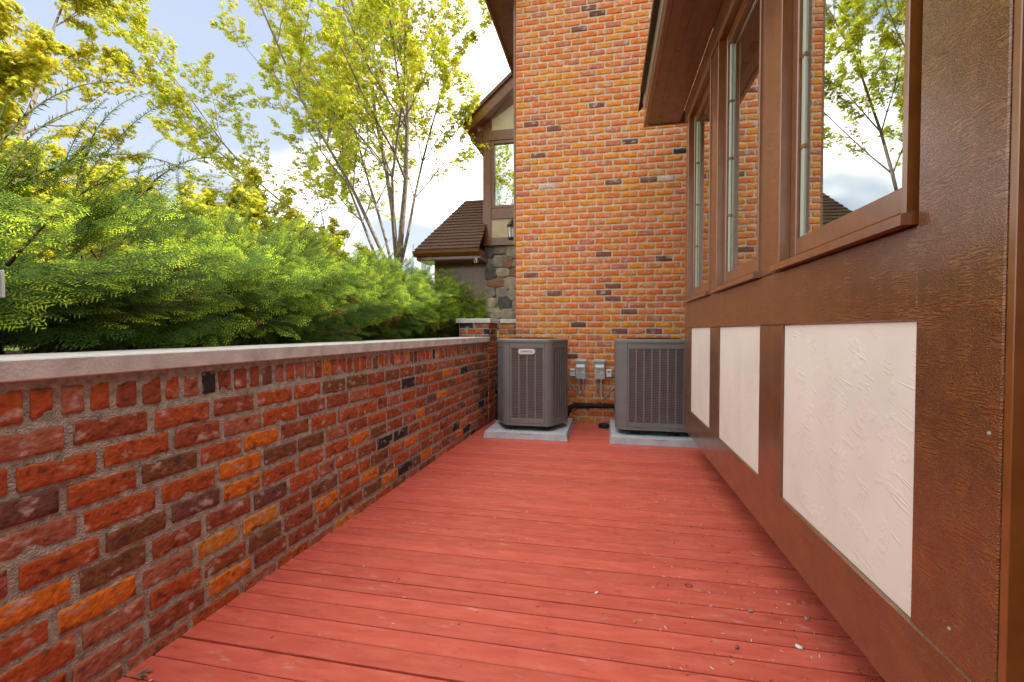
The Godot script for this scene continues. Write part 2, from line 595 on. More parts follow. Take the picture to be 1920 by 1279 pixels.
const WALL_MIX := [["wall_red", 32.0], ["wall_deep", 25.0], ["wall_rose", 15.0], ["wall_orange", 9.0], ["wall_amber", 2.0], ["wall_brown", 10.0], ["wall_plum", 7.0], ["black", 3.0]]
const HOUSE_MIX := [["orange_red", 38.0], ["orange", 21.0], ["salmon", 27.0], ["dusty_red", 10.0], ["plum", 2.2], ["umber", 0.9], ["black", 0.4], ["pale", 0.3]]

func retaining_wall() -> void:
	var w := thing("brick_retaining_wall", "low red brick wall with pale stone coping running below the yew hedge", "wall")
	var d := Vector3(0.034, 0, -1).normalized()
	w.transform = Transform3D(Basis(d, Vector3.UP, d.cross(Vector3.UP)), Vector3(-1.61, 0, 0))
	put(mortar_sheet(-1.6, 5.44, -0.05, 1.012, 0.024, -0.0055, 0.004, 5), "mortar", M.mortar, w)
	var kit := []
	for k in 14:
		kit.append(brick_mesh(0.216, 0.077, 0.02, 14, 6, 300 + k, 1.0))
	var sol := []
	for k in 8:
		sol.append(brick_mesh(0.066, 0.093, 0.02, 6, 8, 340 + k, 1.0))
	var field := {}
	for row in 10:
		var y := 0.834 - row * 0.0918
		var x := -1.6 + (0.12 if row % 2 else 0.0) + rng.randf_range(-0.03, 0.03)
		while x < 5.42:
			var len := 0.216 * rng.randf_range(0.9, 1.06)
			if rng.randf() < 0.07:
				len *= rng.randf_range(0.45, 0.7)
			len = minf(len, 5.435 - x)
			if len > 0.04:
				var h := 0.077 * rng.randf_range(0.92, 1.05)
				lay(w, kit, Vector2(0.216, 0.077), Vector3(x + len / 2, y + rng.randf_range(-0.004, 0.004), rng.randf_range(-0.002, 0.0025)), len, h, pick(WALL_MIX), x + len > 0.7, field)
			x += len + rng.randf_range(0.012, 0.02)
	var x := -1.6
	while x < 5.42:
		var len := 0.064 * rng.randf_range(0.85, 1.12)
		len = minf(len, 5.436 - x)
		if len > 0.02:
			lay(w, sol, Vector2(0.066, 0.093), Vector3(x + len / 2, 0.941 + rng.randf_range(-0.003, 0.003), rng.randf_range(-0.003, 0.001)), len, 0.093 * rng.randf_range(0.93, 1.03), pick(WALL_MIX), x > 0.7, field)
		x += len + rng.randf_range(0.009, 0.016)
	var fm := put(field_mesh(field), "brick_field", null, w)
	fm.set_meta("kind", "stuff")
	var cuts := [-1.6, -0.5, 0.0, 2.478, 3.97, 5.452]
	cuts.remove_at(2)
	for k in cuts.size() - 1:
		var b := MB.new()
		b.cbox(Transform3D(Basis(), Vector3((cuts[k] + cuts[k + 1]) / 2.0, 1.0425, -0.150)), Vector3(cuts[k + 1] - cuts[k] - 0.005, 0.061, 0.345), 0.004)
		put(b.mesh(), "coping_stone", M.limestone, w)

func pier_and_return() -> void:
	var kit := []
	for k in 6:
		kit.append(brick_mesh(0.2, 0.068, 0.02, 6, 3, 380 + k, 0.9))
	var p := thing("brick_pier", "brick pier with pale stone cap ending the low wall beside the stone house", "pier")
	var b := MB.new()
	b.bx(Vector3(-1.80, -0.05, -5.87), Vector3(-1.418, 1.243, -5.448))
	put(b.mesh(), "mortar", M.mortar, p)
	var rows := 16
	var none := {}
	for r in rows:
		var y := 0.04 + r * 0.0785
		# face towards the camera
		var xs := [[-1.795, 0.18], [-1.60, 0.19]] if r % 2 else [[-1.795, 0.09], [-1.69, 0.195], [-1.485, 0.075]]
		for q in xs:
			lay(p, kit, Vector2(0.2, 0.068), Vector3(q[0] + q[1] / 2, y, -5.44), q[1], 0.067, pick(WALL_MIX), true, none)
		var zs := [[-5.445, 0.2], [-5.66, 0.2]] if r % 2 else [[-5.445, 0.09], [-5.55, 0.2], [-5.765, 0.095]]
		for q in zs:
			lay(p, kit, Vector2(0.2, 0.068), Vector3(-1.41, y, q[0] - q[1] / 2), q[1], 0.067, pick(WALL_MIX), true, none, Basis(Vector3.UP, PI / 2))
	b = MB.new()
	b.cbox(Transform3D(Basis(), Vector3(-1.612, 1.274, -5.655)), Vector3(0.445, 0.056, 0.475), 0.004)
	put(b.mesh(), "cap_stone", M.limestone, p)
	var w := thing("brick_return_wall", "short piece of brick wall between the pier and the tall brick house", "wall")
	b = MB.new()
	b.bx(Vector3(-1.405, -0.05, -6.12), Vector3(-1.132, 1.247, -5.957))
	put(b.mesh(), "mortar", M.mortar, w)
	for r in rows:
		var y := 0.04 + r * 0.0785
		var xs := [[-1.40, 0.19], [-1.2, 0.066]] if r % 2 else [[-1.40, 0.09], [-1.297, 0.163]]
		for q in xs:
			lay(w, kit, Vector2(0.2, 0.068), Vector3(q[0] + q[1] / 2, y, -5.95), q[1], 0.067, pick([["wall_red", 3.0], ["orange_red", 3.0], ["wall_rose", 2.0], ["orange", 1.0]]), true, none)
	b = MB.new()
	b.cbox(Transform3D(Basis(), Vector3(-1.262, 1.277, -6.03)), Vector3(0.255, 0.056, 0.21), 0.004)
	put(b.mesh(), "cap_stone", M.limestone, w)

func brick_house() -> void:
	var h := thing("brick_house", "tall orange brick house wall closing the far end of the deck", "house")
	var Z := -5.72
	var shell := MB.new()
	# the side walls and the gable end above the frame, with real thickness
	shell.bx(Vector3(-1.12, -0.3, -13.0), Vector3(-0.88, 5.45, Z - 0.26))
	shell.bx(Vector3(8.6, -0.3, -13.0), Vector3(8.84, 5.45, Z - 0.26))
	shell.bx(Vector3(1.32, -0.3, Z - 0.25), Vector3(8.84, 5.6, Z - 0.012))
	shell.bx(Vector3(-1.12, -0.3, -13.25), Vector3(8.84, 5.6, -13.0))
	for z in [Z - 0.25, -13.25]:
		shell.prism(Transform3D(), PackedVector2Array([Vector2(-1.12, 5.6), Vector2(8.84, 5.6), Vector2(3.86, 10.6)]), z, z + 0.238)
	put(shell.mesh(), "outer_wall", M.orange_red, h)
	put(mortar_sheet(-1.128, 1.32, -0.1, 5.6, 0.04, -0.0085, 0.002, 8), "mortar", M.tan_mortar, h, Transform3D(Basis(), Vector3(0, 0, Z)))
	var kit := []
	for k in 12:
		kit.append(brick_mesh(0.188, 0.064, 0.02, 6, 3, 400 + k, 0.85))
	var field := {}
	var own := 0
	for row in 71:
		var y := 0.04 + row * 0.0790
		var x := -1.132
		var first := true
		while x < 1.3:
			var len := 0.1885 * rng.randf_range(0.97, 1.03)
			if first and row % 2:
				len = 0.088
			first = false
			# the 300 that show largest: from behind the disconnect boxes up to above eye level
			var mine := own < 300 and y > 0.40 and x < 0.93 and not (y < 1.0 and (x < -0.5 or x > 0.1))
			if mine:
				own += 1
			var key := pick(HOUSE_MIX)
			lay(h, kit, Vector2(0.188, 0.064), Vector3(x + len / 2, y + rng.randf_range(-0.0018, 0.0018), Z + rng.randf_range(-0.0015, 0.002)), len, 0.064 * rng.randf_range(0.95, 1.04), key, mine, field)
			x += len + rng.randf_range(0.011, 0.015)
	var fm := put(field_mesh(field), "brick_field", null, h)
	fm.set_meta("kind", "stuff")
	# brown board down the left corner
	var b := MB.new()
	b.cbox(Transform3D(Basis(), Vector3(-1.150, 3.9, Z - 0.06)), Vector3(0.030, 3.3, 0.08), 0.003)
	put(b.mesh(), "corner_board", M.brown_paint, h)
	# steep roof with an eave running back along the left side
	b = MB.new()
	b.bx(Vector3(-1.545, 5.535, -13.6), Vector3(-1.12, 5.56, -5.35))
	var so := put(b.mesh(), "soffit", M.soffit, h)
	b = MB.new()
	for k in 26:
		b.bx(Vector3(-1.36, 5.531, -5.5 - k * 0.3), Vector3(-1.32, 5.5348, -5.62 - k * 0.3))
	put(b.mesh(), "vent_strip", M.brown_paint, so)
	b = MB.new()
	b.cbox(Transform3D(Basis(), Vector3(-1.566, 5.60, -9.47)), Vector3(0.04, 0.20, 8.26), 0.004)
	put(b.mesh(), "fascia", M.brown_paint, h)
	b = MB.new()
	b.prism(Transform3D(), PackedVector2Array([Vector2(-1.62, 5.60), Vector2(-1.62, 5.70), Vector2(3.86, 11.18), Vector2(3.86, 11.08)]), -13.6, -5.35)  # slopes out of view above the frame, pitched steeply for the shade they cast
	b.prism(Transform3D(), PackedVector2Array([Vector2(9.34, 5.60), Vector2(9.34, 5.70), Vector2(3.86, 11.18), Vector2(3.86, 11.08)]), -13.6, -5.35)
	put(b.mesh(), "roof", M.shingle, h)

# ---------------------------------------------------------------- half-timbered house with the bay
const XF := 0.714
func facade_box(b: MB, y0: float, y1: float, z0: float, z1: float, x0: float, x1: float, r := 0.004) -> void:
	b.bx(Vector3(x0, y0, minf(z0, z1)), Vector3(x1, y1, maxf(z0, z1)), r)

func bay_house() -> void:
	var h := thing("half_timbered_house", "brown half-timbered bay with white stucco panels hanging over the deck", "house")
	# timbers, the face towards the deck at x = XF; horizontals 2 mm behind the posts
	var b := MB.new()
	facade_box(b, 0.235, 0.455, -4.452, -1.0, XF, XF + 0.09, 0.006)
	put(b.mesh(), "bottom_beam", M.timber, h)
	b = MB.new()
	facade_box(b, 1.173, 1.400, -4.45, -1.2405, XF + 0.002, XF + 0.09, 0.005)
	put(b.mesh(), "middle_beam", M.timber, h)
	b = MB.new()
	facade_box(b, 3.05, 3.20, -4.452, -1.0, XF - 0.012, XF + 0.09, 0.006)
	put(b.mesh(), "head_beam", M.timber, h)
	# posts between head and bottom beams: z ranges
	var panels := [[-4.157, -3.407], [-3.160, -2.354], [-2.073, -1.2405]]
	var posts := [[-4.450, -4.157], [-3.407, -3.160], [-2.354, -2.073]]
	for q in posts:
		b = MB.new()
		facade_box(b, 0.4555, 1.1725, q[0], q[1], XF + 0.001, XF + 0.088, 0.004)
		put(b.mesh(), "stud", M.timber, h)
	for q in panels:
		b = MB.new()
		facade_box(b, 0.4555, 1.1725, q[0] + 0.0005, q[1] - 0.0005, XF + 0.012, XF + 0.07, 0.0)
		put(b.mesh(), "stucco_panel", M.stucco, h)
	b = MB.new()
	facade_box(b, 0.4555, 3.0495, -1.2400, -1.0, XF, XF + 0.09, 0.0025)
	put(b.mesh(), "corner_post", M.timber, h)
	for q in [[0.955, -1.025], [0.52, -1.115]]:
		b = MB.new()
		b.lathe(Transform3D(Basis(Vector3(0, 0, 1), PI / 2), Vector3(XF, q[0], q[1])), [Vector2(0.0, 0.0), Vector2(0.0042, 0.0), Vector2(0.0035, 0.0018), Vector2(0.0, 0.0026)], 8)
		put(b.mesh(), "nail_head", M.whip, h)
	# posts between the windows
	var opens := [[-4.315, -3.425], [-3.235, -2.365], [-2.130, -1.262]]
	var up := [[-4.450, -4.295], [-3.435, -3.215], [-2.375, -2.110]]
	for q in up:
		b = MB.new()
		facade_box(b, 1.4005, 3.0495, q[0], q[1], XF + 0.001, XF + 0.088, 0.005)
		put(b.mesh(), "window_post", M.timber, h)
	# windows
	for q in opens:
		var z0: float = q[0] + 0.020
		var z1: float = q[1] - (0.010 if q[1] > -1.3 else 0.0)
		var w := part("window", h)
		b = MB.new()
		# sill with a sloped top and a drip nose
		b.prism(Transform3D(Basis(Vector3(1, 0, 0), Vector3(0, 1, 0), Vector3(0, 0, 1)), Vector3()), PackedVector2Array([Vector2(XF - 0.030, 1.401), Vector2(XF - 0.030, 1.424), Vector2(XF - 0.026, 1.4285), Vector2(XF + 0.085, 1.4485), Vector2(XF + 0.085, 1.401)]), q[0] - 0.012, q[1] + 0.012)
		put(b.mesh(), "sill", M.brown_paint, w)
		# casing: thin boards lining the opening
		b = MB.new()
		facade_box(b, 1.43, 3.0490, z0, z0 + 0.018, XF - 0.008, XF + 0.085, 0.002)
		facade_box(b, 1.43, 3.0490, z1 - 0.018, z1, XF - 0.008, XF + 0.085, 0.002)
		facade_box(b, 3.024, 3.0485, z0 + 0.0185, z1 - 0.0185, XF - 0.006, XF + 0.085, 0.002)
		put(b.mesh(), "casing", M.brown_paint, w)
		var a0 := z0 + 0.019
		var a1 := z1 - 0.019
		b = MB.new()
		for s in [[a0, a0 + 0.056], [a1 - 0.056, a1]]:
			facade_box(b, 1.450, 3.022, s[0], s[1], XF + 0.032, XF + 0.078, 0.004)
		facade_box(b, 1.452, 1.522, a0 + 0.0565, a1 - 0.0565, XF + 0.034, XF + 0.078, 0.004)
		facade_box(b, 2.952, 3.020, a0 + 0.0565, a1 - 0.0565, XF + 0.034, XF + 0.078, 0.004)
		put(b.mesh(), "sash", M.brown_paint, w)
		var g0 := a0 + 0.0565
		var g1 := a1 - 0.0565
		b = MB.new()
		facade_box(b, 1.510, 2.965, g0 - 0.008, g1 + 0.008, XF + 0.0575, XF + 0.0635, 0.0)
		# the near pane sits a little askew in its sash
		var skew := Transform3D(Basis(Vector3.UP, 0.035), Vector3(XF + 0.066, 0, (g0 + g1) / 2)) * Transform3D(Basis(), Vector3(-XF - 0.0605, 0, -(g0 + g1) / 2))
		put(b.mesh(), "pane", M.glass, w, skew if q[1] > -1.3 else Transform3D())
		# pale glazing strip on the far edge and the grille bars
		b = MB.new()
		facade_box(b, 1.5225, 2.9515, g0 + 0.004, g0 + 0.030, XF + 0.046, XF + 0.0570, 0.002)
		put(b.mesh(), "glazing_strip", M.sash_grey, w)
		for k in 3:
			b = MB.new()
			var y := 1.522 + (2.952 - 1.522) * (k + 1) / 4.0
			facade_box(b, y - 0.008, y + 0.008, g0 + 0.003, g0 + 0.033, XF + 0.0435, XF + 0.0572, 0.001)
			facade_box(b, y - 0.008, y + 0.008, g0 + 0.003, g1 - 0.003, XF + 0.084, XF + 0.092, 0.001)
			put(b.mesh(), "grille_bar", M.brown_paint, w)
		b = MB.new()
		var zm := lerpf(g0, g1, 0.5)
		facade_box(b, 1.5225, 2.9515, zm - 0.008, zm + 0.008, XF + 0.085, XF + 0.091, 0.001)
		put(b.mesh(), "grille_bar", M.brown_paint, w)
	# shell of the bay: floor, far end, near end, and the house wall it hangs from
	b = MB.new()
	b.bx(Vector3(XF + 0.004, 0.24, -4.448), Vector3(1.6, 0.28, -1.045))
	put(b.mesh(), "bay_floor", M.under, h)
	b = MB.new()
	b.bx(Vector3(XF + 0.092, 0.285, -4.445), Vector3(1.6, 3.2, -4.37))
	put(b.mesh(), "bay_end", M.timber, h)
	b = MB.new()
	b.bx(Vector3(XF + 0.092, 0.245, -1.060), Vector3(1.6, 3.2, -1.004))
	put(b.mesh(), "bay_side", M.timber, h)
	b = MB.new()
	b.cbox(Transform3D(Basis(), Vector3(XF + 0.0535, 1.6, -0.9905)), Vector3(0.10, 3.1, 0.017), 0.0015)
	put(b.mesh(), "corner_board", M.brown_paint, h)
	b = MB.new()
	b.bx(Vector3(1.6, -0.3, -5.70), Vector3(1.8, 4.4, -1.0))
	b.bx(Vector3(1.04, -0.3, -0.998), Vector3(1.3, 3.3, 6.0))  # wall out of view, set close in to darken the near bay side
	b.bx(Vector3(1.8, -0.3, 5.8), Vector3(8.6, 4.4, 6.0))
	b.bx(Vector3(0.76, 0.24, 0.15), Vector3(1.039, 3.19, 4.0))  # projecting block out of view, placed to darken the near bay side
	put(b.mesh(), "unseen_house_wall", M.timber, h)
	b = MB.new()
	b.bx(Vector3(XF + 0.10, 0.29, -4.36), Vector3(1.595, 3.19, -1.07))
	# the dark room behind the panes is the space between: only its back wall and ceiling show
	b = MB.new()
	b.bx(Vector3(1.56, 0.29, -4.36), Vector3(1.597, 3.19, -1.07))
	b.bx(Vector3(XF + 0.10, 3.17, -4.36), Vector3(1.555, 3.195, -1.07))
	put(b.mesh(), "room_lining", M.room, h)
	# eave: soffit boards, vents, fascia, drip edge, roof
	var so := part("soffit", h)
	for q in [[0.402, 0.478], [0.4795, 0.531], [0.5325, 0.620], [0.6215, 0.7015]]:
		b = MB.new()
		b.bx(Vector3(q[0], 3.2025, -4.765), Vector3(q[1], 3.215, 6.0))
		put(b.mesh(), "soffit_board", M.soffit, so)
	for k in 14:
		b = MB.new()
		var z := -1.2 - k * 0.262
		for j in 5:
			b.bx(Vector3(0.4845 + j * 0.009, 3.1985, z - 0.135), Vector3(0.4890 + j * 0.009, 3.2022, z))
		put(b.mesh(), "vent", M.brown_paint, so)
	b = MB.new()
	b.cbox(Transform3D(Basis(), Vector3(0.381, 3.255, 0.595)), Vector3(0.040, 0.12, 10.80), 0.004)
	b.cbox(Transform3D(Basis(), Vector3(1.0015, 3.255, -4.785)), Vector3(1.196, 0.12, 0.036), 0.004)
	put(b.mesh(), "fascia", M.brown_paint, h)
	b = MB.new()
	b.cbox(Transform3D(Basis(Vector3(0, 0, 1), 0.3), Vector3(0.352, 3.318, 0.6)), Vector3(0.012, 0.075, 10.4), 0.002)
	put(b.mesh(), "edge_trim", M.fascia_edge, h)
	b = MB.new()
	b.cbox(Transform3D(Basis(), Vector3(0.325, 3.355, 0.7)), Vector3(0.05, 0.045, 10.2), 0.004)
	put(b.mesh(), "drip_edge", M.drip, h)
	b = MB.new()
	b.prism(Transform3D(), PackedVector2Array([Vector2(0.31, 3.36), Vector2(0.31, 3.40), Vector2(3.6, 6.9), Vector2(3.6, 6.85)]), -4.82, 6.4)  # ridge out of view, its height set to shade deck and low wall
	b.prism(Transform3D(), PackedVector2Array([Vector2(1.3, 4.42), Vector2(1.3, 4.46), Vector2(3.6, 6.9), Vector2(3.6, 6.85)]), -5.70, -4.821)  # unseen roof piece, keeps sun out of the gap behind the bay
	b.prism(Transform3D(), PackedVector2Array([Vector2(6.9, 3.36), Vector2(6.9, 3.40), Vector2(3.6, 6.9), Vector2(3.6, 6.85)]), -5.70, 6.4)
	put(b.mesh(), "roof", M.shingle, h)

# ---------------------------------------------------------------- stone and timber wing in the background
func wing() -> void:
	var h := thing("gabled_house_wing", "half-timbered gable end over a fieldstone wall, seen left of the brick house", "house")
	var Z := -10.0
	var b := MB.new()
	b.bx(Vector3(-2.70, 0.9, Z - 3.0), Vector3(0.2, 5.3, Z - 0.13))
	b.prism(Transform3D(), PackedVector2Array([Vector2(-2.70, 5.3), Vector2(0.2, 5.3), Vector2(0.2, 7.7)]), Z - 3.0, Z - 0.13)
	put(b.mesh(), "wall_core", M.tan_mortar, h)
	# fieldstones, a hand-laid pattern of rounded polygons
	var cells := [
		[-2.62, 2.93, 0.12, 0.13, 1], [-2.36, 2.97, 0.16, 0.085, 4], [-2.06, 2.93, 0.17, 0.14, 0], [-1.80, 2.86, 0.10, 0.18, 3],
		[-2.60, 2.68, 0.10, 0.11, 4], [-2.40, 2.73, 0.13, 0.14, 0], [-2.19, 2.68, 0.12, 0.13, 2], [-1.97, 2.66, 0.11, 0.11, 4],
		[-2.58, 2.44, 0.125, 0.15, 1], [-2.30, 2.47, 0.17, 0.11, 3], [-2.03, 2.46, 0.12, 0.10, 2], [-1.82, 2.50, 0.09, 0.15, 0],
		[-2.46, 2.23, 0.22, 0.10, 2], [-2.10, 2.22, 0.17, 0.14, 3], [-1.86, 2.22, 0.10, 0.13, 4],
		[-2.58, 2.02, 0.12, 0.12, 4], [-2.33, 2.02, 0.14, 0.12, 0], [-2.07, 1.96, 0.13, 0.13, 5], [-1.84, 1.97, 0.11, 0.14, 2],
		[-2.58, 1.78, 0.12, 0.13, 3], [-2.25, 1.80, 0.17, 0.15, 1], [-1.97, 1.72, 0.12, 0.12, 0],
		[-2.52, 1.54, 0.18, 0.12, 3], [-2.20, 1.53, 0.15, 0.13, 5], [-1.93, 1.50, 0.14, 0.12, 4],
		[-2.55, 1.30, 0.15, 0.13, 0], [-2.25, 1.27, 0.16, 0.13, 4], [-1.95, 1.26, 0.14, 0.13, 2]]
	for q in cells:
		var r := RandomNumberGenerator.new()
		r.seed = int(q[0] * 1000) + int(q[1] * 77)
		var pts := []
		var sides := 9
		for k in sides:
			var a := TAU * (k + r.randf_range(-0.25, 0.25)) / sides
			var rr := r.randf_range(1.0, 1.2)
			pts.append(Vector2(signf(cos(a)) * pow(absf(cos(a)), 0.7) * q[2] * rr, signf(sin(a)) * pow(absf(sin(a)), 0.7) * q[3] * rr))
		b = MB.new()
		var rings := [[1.0, -0.10], [1.0, -0.03], [0.95, 0.0], [0.75, 0.014], [0.0, 0.02]]
		for k in rings.size() - 1:
			for j in sides:
				var p0: Vector2 = pts[j]
				var p1: Vector2 = pts[(j + 1) % sides]
				var r0: Array = rings[k]
				var r1: Array = rings[k + 1]
				b.quad(Vector3(p0.x * r0[0], p0.y * r0[0], r0[1]), Vector3(p1.x * r0[0], p1.y * r0[0], r0[1]), Vector3(p1.x * r1[0], p1.y * r1[0], r1[1]), Vector3(p0.x * r1[0], p0.y * r1[0], r1[1]), Vector3(p0.x + p1.x, p0.y + p1.y, 0.25))
		put(b.mesh(), "stone", M["stone%d" % q[4]], h, Transform3D(Basis(), Vector3(q[0], q[1], Z - 0.08)))
	# timbers
	for q in [["post", -2.735, -2.545, 3.07, 5.41, 0.0], ["beam", -2.544, 0.2, 5.415, 5.64, -0.002], ["beam", -2.544, 0.2, 3.66, 3.90, -0.002], ["beam", -2.544, 0.2, 3.07, 3.245, -0.002], ["post", -2.735, -2.53, 5.415, 5.90, 0.001]]:
		b = MB.new()
		b.bx(Vector3(q[1], q[3], Z - 0.13), Vector3(q[2], q[4], Z + q[5]), 0.006)
		put(b.mesh(), q[0], M.brown_paint, h)
	b = MB.new()
	b.bx(Vector3(-2.543, 3.246, Z - 0.12), Vector3(0.2, 3.659, Z - 0.03))
	put(b.mesh(), "stucco_panel", M.cream, h)
	b = MB.new()
	b.prism(Transform3D(), PackedVector2Array([Vector2(-2.529, 5.641), Vector2(-1.2, 5.641), Vector2(-1.2, 6.70), Vector2(-2.529, 5.88)]), Z - 0.12, Z - 0.03)
	put(b.mesh(), "stucco_panel", M.cream, h)
	var w := part("window", h)
	b = MB.new()
	b.bx(Vector3(-2.543, 3.905, Z - 0.11), Vector3(-2.47, 5.41, Z - 0.012), 0.004)
	b.bx(Vector3(-2.469, 5.345, Z - 0.11), Vector3(-1.3, 5.41, Z - 0.014), 0.004)
	b.bx(Vector3(-2.469, 3.905, Z - 0.11), Vector3(-1.3, 3.97, Z - 0.014), 0.004)
	put(b.mesh(), "sash", M.brown_paint, w)
	b = MB.new()
	b.bx(Vector3(-2.468, 3.971, Z - 0.075), Vector3(-1.3, 5.344, Z - 0.069))
	put(b.mesh(), "pane", M.glass, w)
	# gable rake: boards and roof sheet running up to the right
	var up := Vector2(0.762, 0.647)
	var side := Vector2(-up.y, up.x)
	var o := Vector2(-3.05, 5.55)
	for q in [["rake_board", -0.06, 0.13, -0.02, 0.30, M.brown_paint], ["roof", 0.131, 0.20, -3.0, 0.36, M.shingle], ["rake_soffit", 0.05, 0.128, -3.0, -0.021, M.soffit]]:
		b = MB.new()
		var poly := PackedVector2Array()
		for k in [[0.0, q[1]], [4.2, q[1]], [4.2, q[2]], [0.0, q[2]]]:
			poly.append(o + up * k[0] + side * k[1])
		b.prism(Transform3D(), poly, Z + q[3], Z + q[4])
		put(b.mesh(), q[0], q[5], h)
	b = MB.new()
	b.prism(Transform3D(), PackedVector2Array([Vector2(-3.02, 5.46), Vector2(-2.98, 5.64), Vector2(-2.737, 5.64), Vector2(-2.737, 5.08)]), Z - 0.10, Z + 0.02)
	put(b.mesh(), "bracket", M.brown_paint, h)
	# lower hipped roof on the left, laid in courses of shingles
	var roof := part("lower_roof", h)
	b = MB.new()
	var rows := 17
	for k in rows:
		var t0 := float(k) / rows
		var t1 := float(k + 1) / rows
		var xl0 := lerpf(-4.12, -3.37, t0)
		var xl1 := lerpf(-4.12, -3.37, t1)
		var y0 := lerpf(2.92, 4.33, t0)
		var y1 := lerpf(2.92, 4.33, t1)
		var z0 := lerpf(Z + 0.62, Z - 0.75, t0)
		var z1 := lerpf(Z + 0.62, Z - 0.75, t1)
		var x := xl0
		var lift := Vector3(0, 0.012, 0.012)
		while x < -2.66:
			var nx := minf(x + rng.randf_range(0.10, 0.30), -2.655)
			var j := rng.randf_range(0.0, 0.006)
			var p := [Vector3(x, y0, z0) + lift + Vector3(0, j, j), Vector3(nx, y0, z0) + lift + Vector3(0, j, j), Vector3(nx, y1, z1), Vector3(maxf(x, xl1), y1, z1)]
			b.quad(p[0], p[1], p[2], p[3], Vector3(0, 1, 1))
			b.quad(p[0], p[1], p[1] - lift * 1.6, p[0] - lift * 1.6, Vector3(0, -0.3, 1))
			x = nx
	var sh := put(b.mesh(), "shingle_courses", M.shingle, roof)
	sh.set_meta("kind", "stuff")
	b = MB.new()
	var e0 := Vector3(-4.12, 2.90, Z + 0.62)
	var e1 := Vector3(-3.37, 4.31, Z - 0.75)
	b.quad(e0, e1, e1 + Vector3(0, 0, -2), e0 + Vector3(0, 0, -3.4), Vector3(-1, 0.6, 0))
	b.quad(e0, Vector3(-2.65, 2.90, Z + 0.62), Vector3(-2.65, 4.31, Z - 0.75), e1, Vector3(0, -1, -1))
	put(b.mesh(), "hip_side", M.shingle, roof)
	b = MB.new()
	b.bx(Vector3(-4.10, 2.70, Z + 0.50), Vector3(-2.64, 2.88, Z + 0.56), 0.004)
	b.bx(Vector3(-4.10, 2.69, Z - 0.13), Vector3(-2.64, 2.90, Z + 0.499))
	put(b.mesh(), "eave_board", M.brown_paint, roof)
	b = MB.new()
	b.prism(Transform3D(Basis(Vector3(0, 0, -1), Vector3(0, 1, 0), Vector3(1, 0, 0)), Vector3()), PackedVector2Array([Vector2(-Z - 0.565, 2.76), Vector2(-Z - 0.565, 2.885), Vector2(-Z - 0.70, 2.885), Vector2(-Z - 0.69, 2.83), Vector2(-Z - 0.64, 2.77)]), -4.14, -2.64)
	put(b.mesh(), "gutter", M.brown_paint, roof)
	b = MB.new()
	b.bx(Vector3(-3.95, 0.9, Z - 2.5), Vector3(-2.70, 2.88, Z - 0.131))
	b.bx(Vector3(-3.55, 2.885, Z - 2.0), Vector3(-2.701, 3.64, Z - 0.14))
	put(b.mesh(), "lower_wall", M.timber, h)
	# white security camera under the gutter
	var cam := thing("security_camera", "small white camera under the gutter corner of the lower roof", "camera", Vector3(-2.72, 2.70, Z + 0.60))
	b = MB.new()
	b.cbox(Transform3D(Basis(), Vector3(0, -0.012, 0)), Vector3(0.05, 0.024, 0.05), 0.004)
	put(b.mesh(), "bracket", M.white_plastic, cam)
	b = MB.new()
	b.tube(PackedVector3Array([Vector3(0.0, -0.06, -0.03), Vector3(0.0, -0.075, 0.07)]), PackedFloat32Array([0.034, 0.034]), 10)
	b.tube(PackedVector3Array([Vector3(0.0, -0.02, 0.0), Vector3(0.0, -0.06, 0.0)]), PackedFloat32Array([0.012, 0.012]), 8)
	put(b.mesh(), "housing", M.white_plastic, cam)
	b = MB.new()
	b.tube(PackedVector3Array([Vector3(0.0, -0.0745, 0.0705), Vector3(0.0, -0.0755, 0.075)]), PackedFloat32Array([0.022, 0.022]), 10)
	put(b.mesh(), "lens", M.lantern, cam)

func lantern() -> void:
	var o := thing("wall_lantern", "black coach lantern on the left side wall of the brick house", "lantern", Vector3(-1.29, 2.42, -6.25))
	var b := MB.new()
	b.lathe(Transform3D(), [Vector2(0.0, 0.0), Vector2(0.045, 0.0), Vector2(0.062, 0.015), Vector2(0.062, 0.03), Vector2(0.05, 0.034)], 8)
	put(b.mesh(), "base", M.lantern, o)
	b = MB.new()
	b.lathe(Transform3D(), [Vector2(0.075, 0.185), Vector2(0.078, 0.20), Vector2(0.055, 0.235), Vector2(0.03, 0.262), Vector2(0.012, 0.27), Vector2(0.008, 0.30), Vector2(0.0, 0.33)], 8)
	put(b.mesh(), "roof_cap", M.lantern, o)
	b = MB.new()
	for k in 6:
		var a := TAU * (k + 0.5) / 6.0
		b.tube(PackedVector3Array([Vector3(cos(a) * 0.052, 0.032, sin(a) * 0.052), Vector3(cos(a) * 0.062, 0.19, sin(a) * 0.062)]), PackedFloat32Array([0.005, 0.005]), 5)
	b.tube(PackedVector3Array([Vector3(0.05, 0.11, 0), Vector3(0.15, 0.12, 0)]), PackedFloat32Array([0.009, 0.009]), 6)
	b.cbox(Transform3D(Basis(), Vector3(0.157, 0.13, 0)), Vector3(0.016, 0.2, 0.09), 0.004)
	put(b.mesh(), "cage", M.lantern, o)
	b = MB.new()
	b.lathe(Transform3D(), [Vector2(0.046, 0.036), Vector2(0.055, 0.186)], 6)
	put(b.mesh(), "glass", M.lantern_glass, o)

